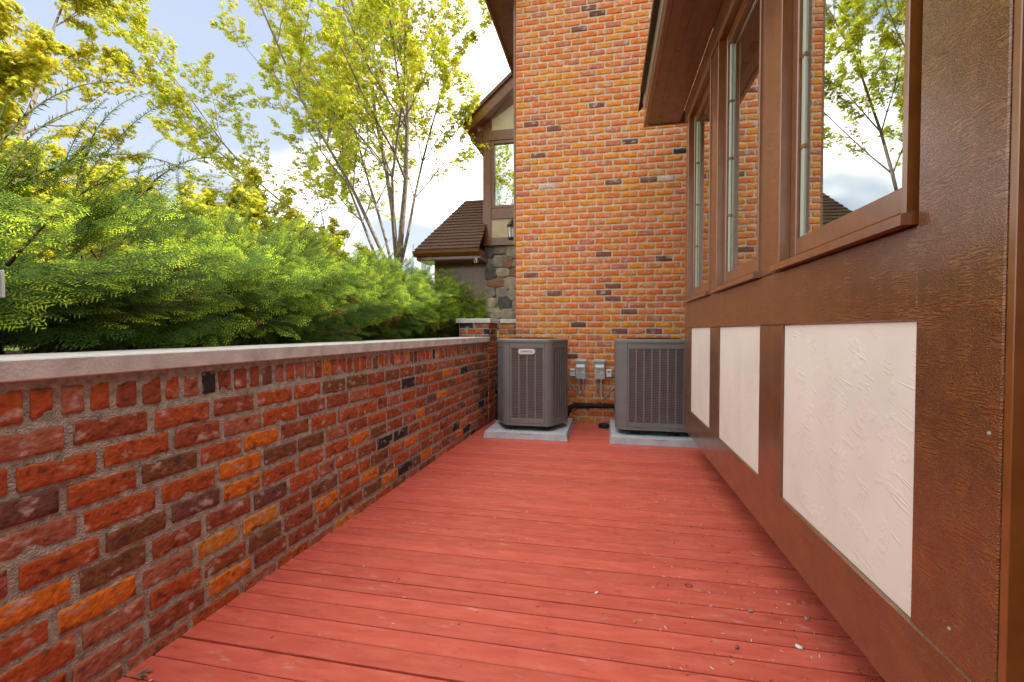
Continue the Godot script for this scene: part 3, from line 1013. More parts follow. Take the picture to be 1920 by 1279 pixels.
# ---------------------------------------------------------------- air conditioners
func ac_unit(label: String, at: Vector3, corners: PackedVector2Array, cols: Array, rad: float, badge: bool) -> void:
	var o := thing("air_conditioner", label, "air conditioner", at, "outdoor air conditioners at the brick house")
	var y0 := 0.082
	var y1 := 0.948
	var n := corners.size()
	var strips := []
	var panels := []
	for k in n:
		var p := corners[k]
		var a := (corners[(k + n - 1) % n] - p).normalized()
		var c := (corners[(k + 1) % n] - p).normalized()
		var half := a.angle_to(c) / 2.0
		var d := rad / absf(tan(half))
		var cen := p + (a + c).normalized() * rad / absf(sin(half))
		var s0 := p + a * d
		var s1 := p + c * d
		var arc := []
		for j in 7:
			var q := (s0 - cen).lerp(s1 - cen, j / 6.0)
			arc.append(cen + q.normalized() * rad)
		strips.append(arc)
		panels.append(s1)
	var outline := PackedVector2Array()
	for k in n:
		for q in strips[k]:
			outline.append(q)
	# dark coil inside
	var b := MB.new()
	var inner := PackedVector2Array()
	for q in outline:
		inner.append(q * 0.93)
	b.prism(Transform3D(Basis(Vector3(1, 0, 0), Vector3(0, 0, 1), Vector3(0, 1, 0)), Vector3()), inner, y0 + 0.01, y1 - 0.01)
	put(b.mesh(), "coil", M.coil, o)
	for k in n:
		b = MB.new()
		var pts := PackedVector3Array()
		for j in 7:
			pts.append(Vector3(strips[k][j].x, y0, strips[k][j].y))
		for j in 7:
			pts.append(Vector3(strips[k][j].x, y1, strips[k][j].y))
		b.sheet(pts, 6, 1, Vector3(corners[k].x, 0, corners[k].y))
		put(b.mesh(), "corner_column", M.ac, o)
	for k in n:
		var A: Vector2 = panels[k]
		var B: Vector2 = strips[(k + 1) % n][0]
		var len := A.distance_to(B) - 0.006
		var mid := (A + B) / 2.0
		var nrm := Vector3((B - A).y, 0, -(B - A).x).normalized()
		if nrm.dot(Vector3(mid.x, 0, mid.y)) < 0:
			nrm = -nrm
		var dir := Vector3.UP.cross(nrm)
		var t := Transform3D(Basis(dir, Vector3.UP, nrm), Vector3(mid.x, 0, mid.y) - nrm * 0.002)
		var p := part("louver_panel", o)
		var H := y1 - y0
		var nc: int = cols[k]
		b = MB.new()
		var top_h := 0.058
		var bot_h := 0.05
		b.cbox(t * Transform3D(Basis(), Vector3(0, y1 - top_h / 2, -0.006)), Vector3(len, top_h, 0.012), 0.002)
		b.cbox(t * Transform3D(Basis(), Vector3(0, y0 + bot_h / 2, -0.006)), Vector3(len, bot_h, 0.012), 0.002)
		var stile := 0.018
		var gap := 0.014
		var cw := (len - 2 * stile - (nc - 1) * gap) / nc
		var mh := H - top_h - bot_h - 0.002
		var ym := y0 + bot_h + 0.001 + mh / 2
		for s in [-1.0, 1.0]:
			b.box(t * Transform3D(Basis(), Vector3(s * (len - stile) / 2, ym, -0.006)), Vector3(stile, mh, 0.011))
		for j in nc - 1:
			b.box(t * Transform3D(Basis(), Vector3(-len / 2 + stile + (j + 1) * cw + (j + 0.5) * gap, ym, -0.006)), Vector3(gap, mh, 0.011))
		put(b.mesh(), "panel_frame", M.ac, p)
		b = MB.new()
		var rows := 45
		for j in nc:
			var x := -len / 2 + stile + (j + 0.5) * cw + j * gap
			for r in rows:
				var y := y0 + bot_h + mh * (r + 0.5) / rows
				b.box(t * Transform3D(Basis(Vector3(1, 0, 0), 0.35), Vector3(x, y, -0.007)), Vector3(cw, 0.0128, 0.003))
		var sl := put(b.mesh(), "slats", M.ac, p)
		sl.set_meta("kind", "stuff")
	# base pan, lid with a rounded rim, fan guard, feet
	var flat := Transform3D(Basis(Vector3(1, 0, 0), Vector3(0, 0, 1), Vector3(0, 1, 0)), Vector3())
	b = MB.new()
	b.prism(flat, outline, y0 - 0.028, y0 - 0.001)
	put(b.mesh(), "base_pan", M.ac, o)
	b = MB.new()
	var lid := PackedVector2Array()
	var lid2 := PackedVector2Array()
	for q in outline:
		lid.append(q * 1.012)
		lid2.append(q * 0.975)
	b.prism(flat, lid, y1 + 0.001, y1 + 0.026)
	for k in lid.size():
		var k2 := (k + 1) % lid.size()
		b.quad(Vector3(lid[k].x, y1 + 0.026, lid[k].y), Vector3(lid[k2].x, y1 + 0.026, lid[k2].y), Vector3(lid2[k2].x, y1 + 0.038, lid2[k2].y), Vector3(lid2[k].x, y1 + 0.038, lid2[k].y), Vector3(lid[k].x, 0.5, lid[k].y))
		b.tri(Vector3(lid2[k].x, y1 + 0.038, lid2[k].y), Vector3(lid2[k2].x, y1 + 0.038, lid2[k2].y), Vector3(0, y1 + 0.034, 0), Vector3.UP)
	put(b.mesh(), "lid", M.ac, o)
	b = MB.new()
	for r in 5:
		var ring := PackedVector3Array()
		var rr := PackedFloat32Array()
		for j in 25:
			ring.append(Vector3(cos(TAU * j / 24), 0, sin(TAU * j / 24)) * (0.06 + r * 0.055) + Vector3(0, y1 + 0.043, 0))
			rr.append(0.003)
		b.tube(ring, rr, 4, false)
	put(b.mesh(), "fan_guard", M.coil, o)
	for q in [[-0.19, 0.24], [0.19, 0.24], [-0.19, -0.24], [0.19, -0.24]]:
		b = MB.new()
		b.cbox(Transform3D(Basis(), Vector3(q[0], 0.026, q[1] * (1.15 if badge else 1.1))), Vector3(0.085, 0.052, 0.07), 0.004)
		put(b.mesh(), "foot", M.rubber, o)
	if badge:
		var fz := 0.0
		for q in outline:
			fz = maxf(fz, q.y)
		var pl := part("badge", o)
		b = MB.new()
		var cap := PackedVector2Array()
		for j in 24:
			var a := TAU * j / 24
			cap.append(Vector2(signf(cos(a)) * 0.060 + cos(a) * 0.030, sin(a) * 0.029))
		b.prism(Transform3D(Basis(), Vector3(-0.005, 0.852, fz)), cap, -0.001, 0.006)
		put(b.mesh(), "plate", M.badge, pl)
		var tx := TextMesh.new()
		tx.text = "LENNOX"
		var sf := SystemFont.new()
		sf.font_names = PackedStringArray(["Droid Sans"])
		sf.font_weight = 700
		tx.font = sf
		tx.font_size = 32
		tx.pixel_size = 0.00085
		tx.depth = 0.0015
		put(tx, "lettering", M.badge_red, pl, Transform3D(Basis(Vector3(1, 0, 0), Vector3(0.2, 1, 0), Vector3(0, 0, 1)), Vector3(-0.014, 0.853, fz + 0.0066)))
		b = MB.new()
		for j in 8:
			var a0 := -1.25 + 2.5 * j / 8.0
			var a1 := -1.25 + 2.5 * (j + 1) / 8.0
			var cc := Vector3(0.041, 0.852, fz + 0.0066)
			b.quad(cc + Vector3(cos(a0) * 0.017, sin(a0) * 0.015, 0), cc + Vector3(cos(a1) * 0.017, sin(a1) * 0.015, 0), cc + Vector3(cos(a1) * 0.0155 - 0.005, sin(a1) * 0.0125, 0), cc + Vector3(cos(a0) * 0.0155 - 0.005, sin(a0) * 0.0125, 0), Vector3(0, 0, 1))
		put(b.mesh(), "crescent", M.badge_red, pl)

func pad(label: String, x0: float, x1: float) -> void:
	var o := thing("equipment_pad", label, "pad", Vector3((x0 + x1) / 2, 0.002, -5.17), "grey pads under the air conditioners")
	var b := MB.new()
	var hx := (x1 - x0) / 2
	var hz := 0.47
	var lo := []
	var hi := []
	for s in [[-1, -1], [1, -1], [1, 1], [-1, 1]]:
		lo.append(Vector3(s[0] * hx, 0, s[1] * hz))
		hi.append(Vector3(s[0] * (hx - 0.012), 0.066, s[1] * (hz - 0.012)))
	for k in 4:
		var k2 := (k + 1) % 4
		b.quad(lo[k], lo[k2], hi[k2], hi[k], lo[k] + lo[k2])
	var ins := []
	for k in 4:
		ins.append(Vector3(hi[k].x * 0.99, 0.071, hi[k].z * 0.99))
	for k in 4:
		b.quad(hi[k], hi[(k + 1) % 4], ins[(k + 1) % 4], ins[k], Vector3(hi[k].x, 1, hi[k].z))
	b.quad(ins[0], ins[1], ins[2], ins[3], Vector3.UP)
	b.quad(lo[0], lo[1], lo[2], lo[3], Vector3.DOWN)
	put(b.mesh(), "slab", M.pad, o)
	b = MB.new()
	b.cbox(Transform3D(Basis(), Vector3(0.02, 0.062, hz - 0.010)), Vector3(0.13, 0.014, 0.012), 0.003)
	put(b.mesh(), "grip_notch", M.pad, o)

func utilities() -> void:
	pad("grey plastic pad under the air conditioner beside the low brick wall", -1.285, -0.385)
	pad("grey plastic pad under the air conditioner beside the timbered bay", 0.042, 0.960)
	var hexa := PackedVector2Array()
	for q in [[-0.25, 0.375], [0.25, 0.375], [0.415, 0.03], [0.25, -0.36], [-0.25, -0.36], [-0.415, 0.03]]:
		hexa.append(Vector2(q[0], q[1]))
	ac_unit("taupe air conditioner with a white badge beside the low brick wall", Vector3(-0.825, 0.075, -5.165), hexa, [4, 5, 4, 4, 4, 5], 0.095, true)
	var sq := PackedVector2Array()
	for q in [[-0.40, 0.37], [0.40, 0.37], [0.40, -0.37], [-0.40, -0.37]]:
		sq.append(Vector2(q[0], q[1]))
	ac_unit("wide taupe air conditioner without badge beside the timbered bay", Vector3(0.50, 0.075, -5.175), sq, [7, 7, 7, 7], 0.115, false)
	var zw := -5.716
	for k in 2:
		var cx: float = [-0.302, -0.072][k]
		var o := thing("disconnect_switch_box", ["grey electrical disconnect box, the one nearer the badged air conditioner", "grey electrical disconnect box, the one nearer the wide air conditioner"][k], "electrical box", Vector3(cx, 0.555, zw), "disconnect boxes on the brick wall")
		var b := MB.new()
		b.cbox(Transform3D(Basis(), Vector3(0, 0.115, 0.040)), Vector3(0.125, 0.228, 0.078), 0.004)
		put(b.mesh(), "case", M.steel, o)
		b = MB.new()
		b.cbox(Transform3D(Basis(Vector3(1, 0, 0), 0.25), Vector3(0, 0.226, 0.045)), Vector3(0.136, 0.022, 0.095), 0.003)
		put(b.mesh(), "rain_hood", M.steel, o)
		b = MB.new()
		b.prism(Transform3D(Basis(Vector3(0, 0, 1), Vector3(0, 1, 0), Vector3(1, 0, 0)), Vector3()), PackedVector2Array([Vector2(0.08, 0.135), Vector2(0.105, 0.135), Vector2(0.105, 0.15), Vector2(0.08, 0.182)]), -0.05, 0.05)
		put(b.mesh(), "pull_handle", M.steel, o)
		b = MB.new()
		b.bx(Vector3(-0.056, 0.072, 0.0795), Vector3(0.04, 0.098, 0.0803))
		var s := put(b.mesh(), "sticker", M.sticker, o)
		b = MB.new()
		b.bx(Vector3(-0.046, 0.083, 0.0804), Vector3(0.0, 0.0915, 0.0810))
		put(b.mesh(), "print", M.sticker_blue, s)
		b = MB.new()
		b.bx(Vector3(-0.052, 0.106, 0.0795), Vector3(0.052, 0.130, 0.0803))
		put(b.mesh(), "sticker", M.sticker, o)
		b = MB.new()
		b.lathe(Transform3D(Basis(Vector3(1, 0, 0), PI / 2), Vector3(-0.012, 0.118, 0.0804)), [Vector2(0.0, 0.0), Vector2(0.006, 0.0), Vector2(0.006, 0.004), Vector2(0.0, 0.004)], 8)
		put(b.mesh(), "keyhole", M.red_dot if k == 0 else M.rubber, o)
		# outlet box beside it
		var jx: float = [-0.405, 0.038][k]
		var j := thing("outlet_box", ["small grey outlet box left of the disconnect box near the badged unit", "small grey outlet box right of the disconnect box near the wide unit"][k], "electrical box", Vector3(jx, 0.585, zw), "outlet boxes on the brick wall")
		b = MB.new()
		b.cbox(Transform3D(Basis(), Vector3(0, 0.045, 0.028)), Vector3(0.072, 0.095, 0.055), 0.004)
		put(b.mesh(), "case", M.galvanized, j)
		b = MB.new()
		b.cbox(Transform3D(Basis(), Vector3(0, 0.045, 0.059)), Vector3(0.062, 0.085, 0.008), 0.002)
		put(b.mesh(), "cover", M.sticker, j)
		b = MB.new()
		b.bx(Vector3(-0.014, 0.056, 0.0631), Vector3(0.016, 0.072, 0.0637))
		put(b.mesh(), "print", M.sticker_blue, j)
	# conduits and whips
	var runs := [
		["conduit", "grey conduit bending from the disconnect box toward the badged air conditioner", M.whip, 0.012, [[-0.325, 0.553, 0.045], [-0.325, 0.49, 0.045], [-0.320, 0.42, 0.05], [-0.308, 0.385, 0.06], [-0.315, 0.365, 0.08], [-0.345, 0.395, 0.12], [-0.39, 0.46, 0.16], [-0.44, 0.53, 0.2], [-0.475, 0.548, 0.24]]],
		["conduit", "thin tan cable looping below the disconnect box near the badged unit", M.whip, 0.0075, [[-0.268, 0.553, 0.045], [-0.268, 0.48, 0.045], [-0.276, 0.42, 0.045], [-0.287, 0.385, 0.035], [-0.29, 0.375, 0.0]]],
		["conduit", "thin tan cable below the disconnect box near the wide unit", M.whip, 0.0075, [[-0.112, 0.553, 0.045], [-0.11, 0.48, 0.045], [-0.103, 0.42, 0.045], [-0.098, 0.39, 0.03], [-0.096, 0.382, 0.0]]],
		["conduit", "grey conduit dropping from the disconnect box and rising to the wide air conditioner", M.galvanized, 0.0125, [[-0.055, 0.553, 0.045], [-0.054, 0.46, 0.045], [-0.053, 0.36, 0.047], [-0.048, 0.318, 0.055], [-0.03, 0.308, 0.08], [-0.008, 0.332, 0.12], [0.03, 0.39, 0.17], [0.075, 0.455, 0.22], [0.12, 0.50, 0.25]]]]
	for q in runs:
		var pts := PackedVector3Array()
		var rr := PackedFloat32Array()
		var cv := Curve3D.new()
		for k in q[4].size():
			var p := Vector3(q[4][k][0], q[4][k][1], zw + q[4][k][2])
			var a: Array = q[4][maxi(k - 1, 0)]
			var c: Array = q[4][mini(k + 1, q[4].size() - 1)]
			var d := Vector3(c[0] - a[0], c[1] - a[1], c[2] - a[2]) / 6.0
			cv.add_point(p, -d, d)
		for k in 33:
			pts.append(cv.sample_baked(cv.get_baked_length() * k / 32.0))
			rr.append(q[3])
		var b := MB.new()
		b.tube(pts, rr, 10)
		var o := thing(q[0], q[1], "conduit")
		put(b.mesh(), "pipe", q[2], o)
		b = MB.new()
		b.tube(PackedVector3Array([pts[0] + Vector3(0, 0.004, 0), pts[0] - Vector3(0, 0.018, 0)]), PackedFloat32Array([q[3] * 1.35, q[3] * 1.35]), 8)
		put(b.mesh(), "fitting", M.galvanized, o)
	# insulated refrigerant line
	var o := thing("insulated_pipe", "thick black foam-covered pipe low on the brick wall between the units", "pipe")
	var path := [[-0.50, 0.085, 0.10], [-0.475, 0.10, 0.10], [-0.452, 0.16, 0.09], [-0.425, 0.205, 0.075], [-0.37, 0.225, 0.065], [-0.25, 0.226, 0.06], [-0.1, 0.229, 0.058], [0.05, 0.233, 0.06], [0.15, 0.235, 0.12], [0.22, 0.235, 0.18]]
	var cv := Curve3D.new()
	for k in path.size():
		var a: Array = path[maxi(k - 1, 0)]
		var c: Array = path[mini(k + 1, path.size() - 1)]
		var d := Vector3(c[0] - a[0], c[1] - a[1], c[2] - a[2]) / 6.0
		cv.add_point(Vector3(path[k][0], path[k][1], zw + path[k][2]), -d, d)
	var pts := PackedVector3Array()
	var rr := PackedFloat32Array()
	for k in 41:
		pts.append(cv.sample_baked(cv.get_baked_length() * k / 40.0))
		rr.append(0.031 + (0.0015 if k % 9 == 0 else 0.0))
	var b := MB.new()
	b.tube(pts, rr, 12)
	put(b.mesh(), "foam_sleeve", M.black_foam, o)
	b = MB.new()
	var sp := PackedVector3Array()
	var sr := PackedFloat32Array()
	for k in 21:
		var t := float(k) / 20
		sp.append(Vector3(lerpf(-0.48, -0.16, t), lerpf(0.11, 0.192, minf(1.0, t * 2.2)) - 0.006 * sin(t * 5.0), zw + 0.045))
		sr.append(0.006)
	b.tube(sp, sr, 6)
	put(b.mesh(), "bare_line", M.rubber, o)
	b = MB.new()
	b.cbox(Transform3D(Basis(), Vector3(-0.213, 0.21, zw + 0.03)), Vector3(0.012, 0.085, 0.06), 0.002)
	put(b.mesh(), "strap", M.rubber, o)
	# black cap on the deck between the pads
	var cap := thing("drain_cap", "black round ribbed cap on the deck left of the wide unit's pad", "cap", Vector3(-0.02, 0.004, -5.48))
	b = MB.new()
	b.lathe(Transform3D(), [Vector2(0.0, 0.0), Vector2(0.06, 0.0), Vector2(0.06, 0.035), Vector2(0.055, 0.042), Vector2(0.0, 0.042)], 18)
	put(b.mesh(), "lid", M.rubber, cap)
	b = MB.new()
	for k in 18:
		var a := TAU * k / 18
		b.box(Transform3D(Basis(Vector3.UP, -a), Vector3(cos(a) * 0.062, 0.018, sin(a) * 0.062)), Vector3(0.006, 0.03, 0.008))
	put(b.mesh(), "ribs", M.rubber, cap)

# ---------------------------------------------------------------- deck and ground
func grounds() -> void:
	var b := MB.new()
	b.quad(Vector3(-400, -0.32, -400), Vector3(400, -0.32, -400), Vector3(400, -0.32, 400), Vector3(-400, -0.32, 400), Vector3.UP)
	top(b.mesh(), "ground", M.lawn, "level lawn around the houses", "", Transform3D(), "", "structure")
	# raised ground held back by the wall
	b = MB.new()
	b.bx(Vector3(-300, -0.3, -300), Vector3(-1.93, 1.0, 14))
	b.bx(Vector3(-1.93, -0.3, -300), Vector3(-1.40, 1.0, -6.13))
	top(b.mesh(), "lawn_terrace", M.lawn, "raised lawn behind the low brick wall", "", Transform3D(), "", "structure")
	var f := noise(1.6, 3, 77)
	var p := PackedVector3Array()
	for j in 81:
		for i in 13:
			var x := -3.3 + i * 0.1175
			var z := 1.5 - j * 0.104
			p.append(Vector3(x, 1.035 + f.get_noise_2d(x * 3, z * 3) * 0.03, z))
	b = MB.new()
	b.sheet(p, 12, 80, Vector3.UP)
	top(b.mesh(), "mulch_bed", M.mulch, "reddish brown mulch under the yew hedge", "", Transform3D(), "", "structure")

func deck() -> void:
	var d := Node3D.new()
	d.name = "deck"
	add_child(d)
	tag(d, "red-painted plank deck between the brick wall and the timbered bay", "", "", "structure")
	var kit := []
	for k in 4:
		var b := MB.new()
		b.cbox(Transform3D(), Vector3(3.3, 0.032, 0.0918 + 0.0010 * k), [0.0035, 0.0025, 0.005, 0.0035][k])
		kit.append(b.mesh())
	for k in 74:
		var z := -5.665 + k * 0.1003
		var t := Transform3D(Basis(Vector3.UP, rng.randf_range(-0.0008, 0.0008)) * Basis(Vector3(1, 0, 0), rng.randf_range(-0.008, 0.008)), Vector3(0.0, -0.016 + rng.randf_range(-0.002, 0.001), z + rng.randf_range(-0.001, 0.001)))
		put(kit[rng.randi() % 4], "plank", M["deck%d" % (rng.randi() % 5)], d, t)
	var b := MB.new()
	b.bx(Vector3(-1.62, -0.12, -5.7), Vector3(1.6, -0.045, 1.75))
	put(b.mesh(), "joists", M.under, d)
	# dark ring of a knot on a plank, and nail heads
	b = MB.new()
	var ring := PackedVector3Array()
	var rr := PackedFloat32Array()
	for j in 17:
		var a := TAU * j / 16.0
		ring.append(Vector3(0.372 + cos(a) * 0.016, 0.0002, -2.147 + sin(a) * 0.012))
		rr.append(0.0018)
	b.tube(ring, rr, 5, false)
	put(b.mesh(), "knot", M.twig, d)

# ---------------------------------------------------------------- plants
var dead := false
func needle(b: MB, at: Vector3, dir: Vector3, wide: Vector3, len: float, w: float) -> void:
	var k := b.v.size()
	var nn := wide.cross(dir).normalized()
	for q in [at, at + dir * len * 0.4 + wide * w, at + dir * len, at + dir * len * 0.4 - wide * w]:
		b.v.append(q)
		b.n.append(nn)
		b.c.append(b.tint)
	b.ix.append_array(PackedInt32Array([k, k + 2, k + 1, k, k + 3, k + 2]))

func needles_along(b: MB, r: RandomNumberGenerator, pts: PackedVector3Array, side: Vector3, step: float, len: float, round_: bool, young: float, w := 0.0027) -> void:
	var total := 0.0
	for k in pts.size() - 1:
		total += pts[k].distance_to(pts[k + 1])
	var run := 0.0
	var turn := 1.0
	var old_c := Color(0.16, 0.065, 0.022) if dead else Color(0.018, 0.070, 0.007)
	var new_c := Color(0.34, 0.15, 0.05) if dead else Color(0.34, 0.49, 0.02)
	for k in pts.size() - 1:
		var seg := pts[k].distance_to(pts[k + 1])
		var d := (pts[k + 1] - pts[k]).normalized()
		var s := (side - d * side.dot(d)).normalized()
		var u := d.cross(s)
		var x := 0.0
		while x < seg:
			var f := (run + x) / total
			var l := len * (0.75 + 0.35 * sin(f * PI)) * r.randf_range(0.85, 1.12) * (1.0 - 0.35 * smoothstep(0.85, 1.0, f))
			var g := clampf(smoothstep(0.25, 0.9, f) * young + r.randf_range(-0.08, 0.08), 0, 1)
			b.tint = old_c.lerp(new_c, g)
			var out := s * turn
			if round_:
				var a := r.randf() * TAU
				out = s * cos(a) + u * sin(a)
			var nd := (out + d * r.randf_range(0.45, 0.8) + u * r.randf_range(-0.12, 0.38)).normalized()
			var wide := nd.cross(u if not round_ else Vector3(r.randf_range(-1, 1), r.randf_range(-1, 1), r.randf_range(-1, 1))).normalized()
			needle(b, pts[k] + d * x, nd, wide, l, w)
			turn = -turn
			x += step * r.randf_range(0.8, 1.2)
		run += seg

func yew_spray(sd: int, L: float, twigs: int, step: float, young: float) -> ArrayMesh:
	var r := RandomNumberGenerator.new()
	r.seed = sd
	var b := MB.new()
	b.tinted = true
	var axis := PackedVector3Array()
	var rad := PackedFloat32Array()
	var droop := r.randf_range(0.15, 0.5)
	for k in 9:
		var t := k / 8.0
		axis.append(Vector3(t * L, -droop * L * t * t * 0.5, L * 0.06 * sin(t * 5.0 + sd)))
		rad.append(lerpf(0.0022, 0.0009, t))
	b.tint = Color(0.09, 0.10, 0.025)
	b.tube(axis, rad, 4, false)
	needles_along(b, r, axis, Vector3(0, 0, 1), step, 0.029, false, young)
	for k in twigs:
		var t := lerpf(0.12, 0.82, (k + r.randf_range(0.1, 0.9)) / twigs)
		var i := int(t * 8)
		var p := axis[i].lerp(axis[mini(i + 1, 8)], t * 8 - i)
		var s := 1.0 if k % 2 else -1.0
		var tl := L * (1.0 - t) * r.randf_range(0.55, 0.85) + 0.02
		var a := r.randf_range(0.55, 0.85)
		var tp := PackedVector3Array()
		var tr := PackedFloat32Array()
		for j in 5:
			var q := j / 4.0
			tp.append(p + Vector3(cos(a) * tl * q, -droop * tl * q * q * 0.5 + r.randf_range(-0.002, 0.004), s * sin(a) * tl * q * (1.0 - 0.2 * q)))
			tr.append(lerpf(0.0014, 0.0007, q))
		b.tint = Color(0.11, 0.13, 0.03)
		b.tube(tp, tr, 3, false)
		needles_along(b, r, tp, Vector3(-sin(a) * s, 0, cos(a)), step * 1.05, 0.027, false, young)
	return b.mesh()

func yew_shoot(sd: int, L: float) -> ArrayMesh:
	var r := RandomNumberGenerator.new()
	r.seed = sd
	var b := MB.new()
	b.tinted = true
	var axis := PackedVector3Array()
	var rad := PackedFloat32Array()
	for k in 15:
		var t := k / 14.0
		axis.append(Vector3(t * L, 0.10 * L * sin(t * 1.6) - 0.22 * L * t * t * t, 0.03 * L * sin(t * 4.0 + sd)))
		rad.append(lerpf(0.0042, 0.0012, t))
	b.tint = Color(0.10, 0.11, 0.03)
	b.tube(axis, rad, 5, false)
	needles_along(b, r, axis, Vector3(0, 0, 1), 0.0085, 0.030, false, 0.35, 0.0024)
	needles_along(b, r, axis, Vector3(0, 1, 0.3), 0.0075, 0.030, true, 0.35, 0.0024)
	return b.mesh()

func look(dir: Vector3, roll: float, s: float) -> Basis:
	var x := dir.normalized()
	var z := x.cross(Vector3.UP).normalized()
	var y := z.cross(x)
	return Basis(x, y, z) * Basis(Vector3(1, 0, 0), roll) * Basis.from_scale(Vector3(s, s, s))

func hedge() -> void:
	var h := thing("yew_hedge", "dense dark green yew hedge with bright young tips behind the low brick wall", "hedge")
	var sprays := []
	for k in 6:
		sprays.append(yew_spray(500 + k, 0.27, 8, 0.0098, [1.0, 0.85, 0.6, 1.0, 0.8, 0.4][k]))
	for k in 3:
		sprays.append(yew_spray(520 + k, 0.21, 8, 0.0095, 0.1))
	dead = true
	for k in 2:
		sprays.append(yew_spray(540 + k, 0.15, 5, 0.011, 1.0))
	dead = false
	var where := []
	var tints := []
	for k in sprays.size():
		where.append([])
		tints.append(PackedColorArray())
	# dead brown sprigs low in the hedge
	for k in 90:
		var at := Vector3(rng.randf_range(-2.12, -1.93), rng.randf_range(1.08, 1.34), lerpf(-0.4, -5.8, rng.randf()))
		where[9 + k % 2].append(Transform3D(look(Vector3(rng.randf_range(0.2, 0.9), rng.randf_range(-0.4, 0.3), rng.randf_range(-0.9, 0.3)), rng.randf_range(-1, 1), rng.randf_range(0.7, 1.1)), at))
		tints[9 + k % 2].append(Color.WHITE)
	var lump := noise(0.9, 3, 600)
	# profile of the hedge from the coping up over the crest: (x, y, outward x, outward y)
	var prof := [Vector2(-1.93, 1.05), Vector2(-1.88, 1.20), Vector2(-1.86, 1.40), Vector2(-1.95, 1.60), Vector2(-2.15, 1.80), Vector2(-2.45, 1.92), Vector2(-2.8, 1.93), Vector2(-3.1, 1.75)]
	# flat boughs of several sprays stand out of a darker filling
	for k in 1900:
		var fill := k % 2 == 1 or k >= 1350
		var z := lerpf(0.9, -7.3, pow(rng.randf(), 0.86))
		var t := rng.randf() * 6.99
		if k >= 1350:
			t = rng.randf_range(0.3, 2.2)
		var i := int(t)
		var p: Vector2 = prof[i].lerp(prof[i + 1], t - i)
		var e: Vector2 = (prof[i + 1] - prof[i]).normalized()
		var nrm := Vector2(e.y, -e.x)
		if (nrm.x < 0 and i < 5) or (i >= 4 and nrm.y < 0):
			nrm = -nrm
		var off := lump.get_noise_2d(z * 1.6, t * 0.9) * 0.30 - 0.02 + rng.randf_range(-0.09, 0.07)
		if fill:
			off -= rng.randf_range(0.0, 0.3) if k >= 1500 else (rng.randf_range(0.26, 0.5) if k % 4 == 1 else rng.randf_range(0.3, 0.9))
		var endk := smoothstep(-6.8, -7.4, z)
		off -= endk * 0.18
		p += nrm * off * (smoothstep(0.0, 1.2, t) if not fill else 1.0)
		var y := 1.05 + (p.y - 1.05) * (1.0 - 0.25 * endk)
		if z < -5.25 and z > -5.98 and p.x > -1.86:
			p.x = -1.86
		elif z <= -5.98:
			p.x += 0.14
		var dir := Vector3(nrm.x * 0.62, nrm.y * 0.5 + 0.12, -0.85) + Vector3(rng.randf_range(-0.2, 0.2), rng.randf_range(-0.12, 0.22), rng.randf_range(-0.2, 0.3))
		if i >= 4:
			dir += Vector3(0, 0.55, 0.2)
		dir = dir.normalized()
		var across := dir.cross(Vector3.UP).normalized()
		var roll := rng.randf_range(0.35, 1.15) if i < 4 else rng.randf_range(-0.2, 0.7)
		across = across * cos(roll) - across.cross(dir) * sin(roll)
		var dark := fill or t < 1.1
		var tone := rng.randf_range(0.8, 1.25)
		for j in 6:
			var back := j * 0.046
			var side := (1.0 if j % 2 else -1.0) * (0.0 if j == 0 else 1.0)
			var d2 := (dir + across * side * rng.randf_range(0.35, 0.75) + Vector3(0, rng.randf_range(-0.10, 0.12), 0)).normalized()
			var s := rng.randf_range(0.7, 1.05) * (1.0 if j == 0 else 0.85)
			var which := (6 + rng.randi() % 3) if dark or rng.randf() < 0.1 else rng.randi() % 6
			var at := Vector3(p.x, y, z) - dir * (0.16 + back) + across * side * 0.012
			if at.y < 1.06:
				at.y = 1.06 + rng.randf() * 0.05
			where[which].append(Transform3D(look(d2, roll + rng.randf_range(-0.15, 0.15), s), at))
			var q := tone * rng.randf_range(0.9, 1.1)
			tints[which].append(Color(q * rng.randf_range(0.92, 1.08), q, q * 0.9))
	for k in sprays.size():
		copies(sprays[k], where[k], tints[k], "foliage", M.needle, h).set_meta("kind", "stuff")
	# long leading shoots standing out of the crest
	var shoots := []
	var sw := []
	var stn := []
	for k in 4:
		shoots.append(yew_shoot(560 + k, 0.75))
		sw.append([])
		stn.append(PackedColorArray())
	var lead := [[[-1.95, 1.645, -1.095], [-2.0, 2.226, -1.518]], [[-2.0, 1.675, -1.177], [-2.05, 2.089, -1.492]], [[-2.1, 1.737, -1.472], [-2.15, 2.306, -1.748]], [[-2.05, 1.665, -1.221], [-2.1, 2.021, -1.944]], [[-2.15, 1.621, -1.619], [-2.2, 2.063, -2.036]], [[-2.15, 1.711, -1.694], [-2.2, 2.245, -2.393]], [[-2.2, 1.769, -2.009], [-2.25, 2.152, -2.068]], [[-2.25, 1.671, -1.817], [-2.3, 2.175, -1.962]], [[-2.2, 1.746, -2.289], [-2.25, 2.195, -2.7]], [[-2.2, 1.812, -2.954], [-2.25, 2.259, -3.587]], [[-1.9, 1.753, -1.082], [-1.95, 2.018, -1.226]], [[-2.0, 1.681, -1.251], [-2.05, 1.932, -1.387]]]
	for q in lead:
		var k := rng.randi() % 4
		var p0 := Vector3(q[0][0], q[0][1], q[0][2])
		var p1 := Vector3(q[1][0], q[1][1], q[1][2])
		sw[k].append(Transform3D(look(p1 + Vector3(0, 0.04, 0) - p0, rng.randf_range(-0.3, 0.3), p0.distance_to(p1) / 0.74), p0))
		stn[k].append(Color(0.95, 0.9, 0.8))
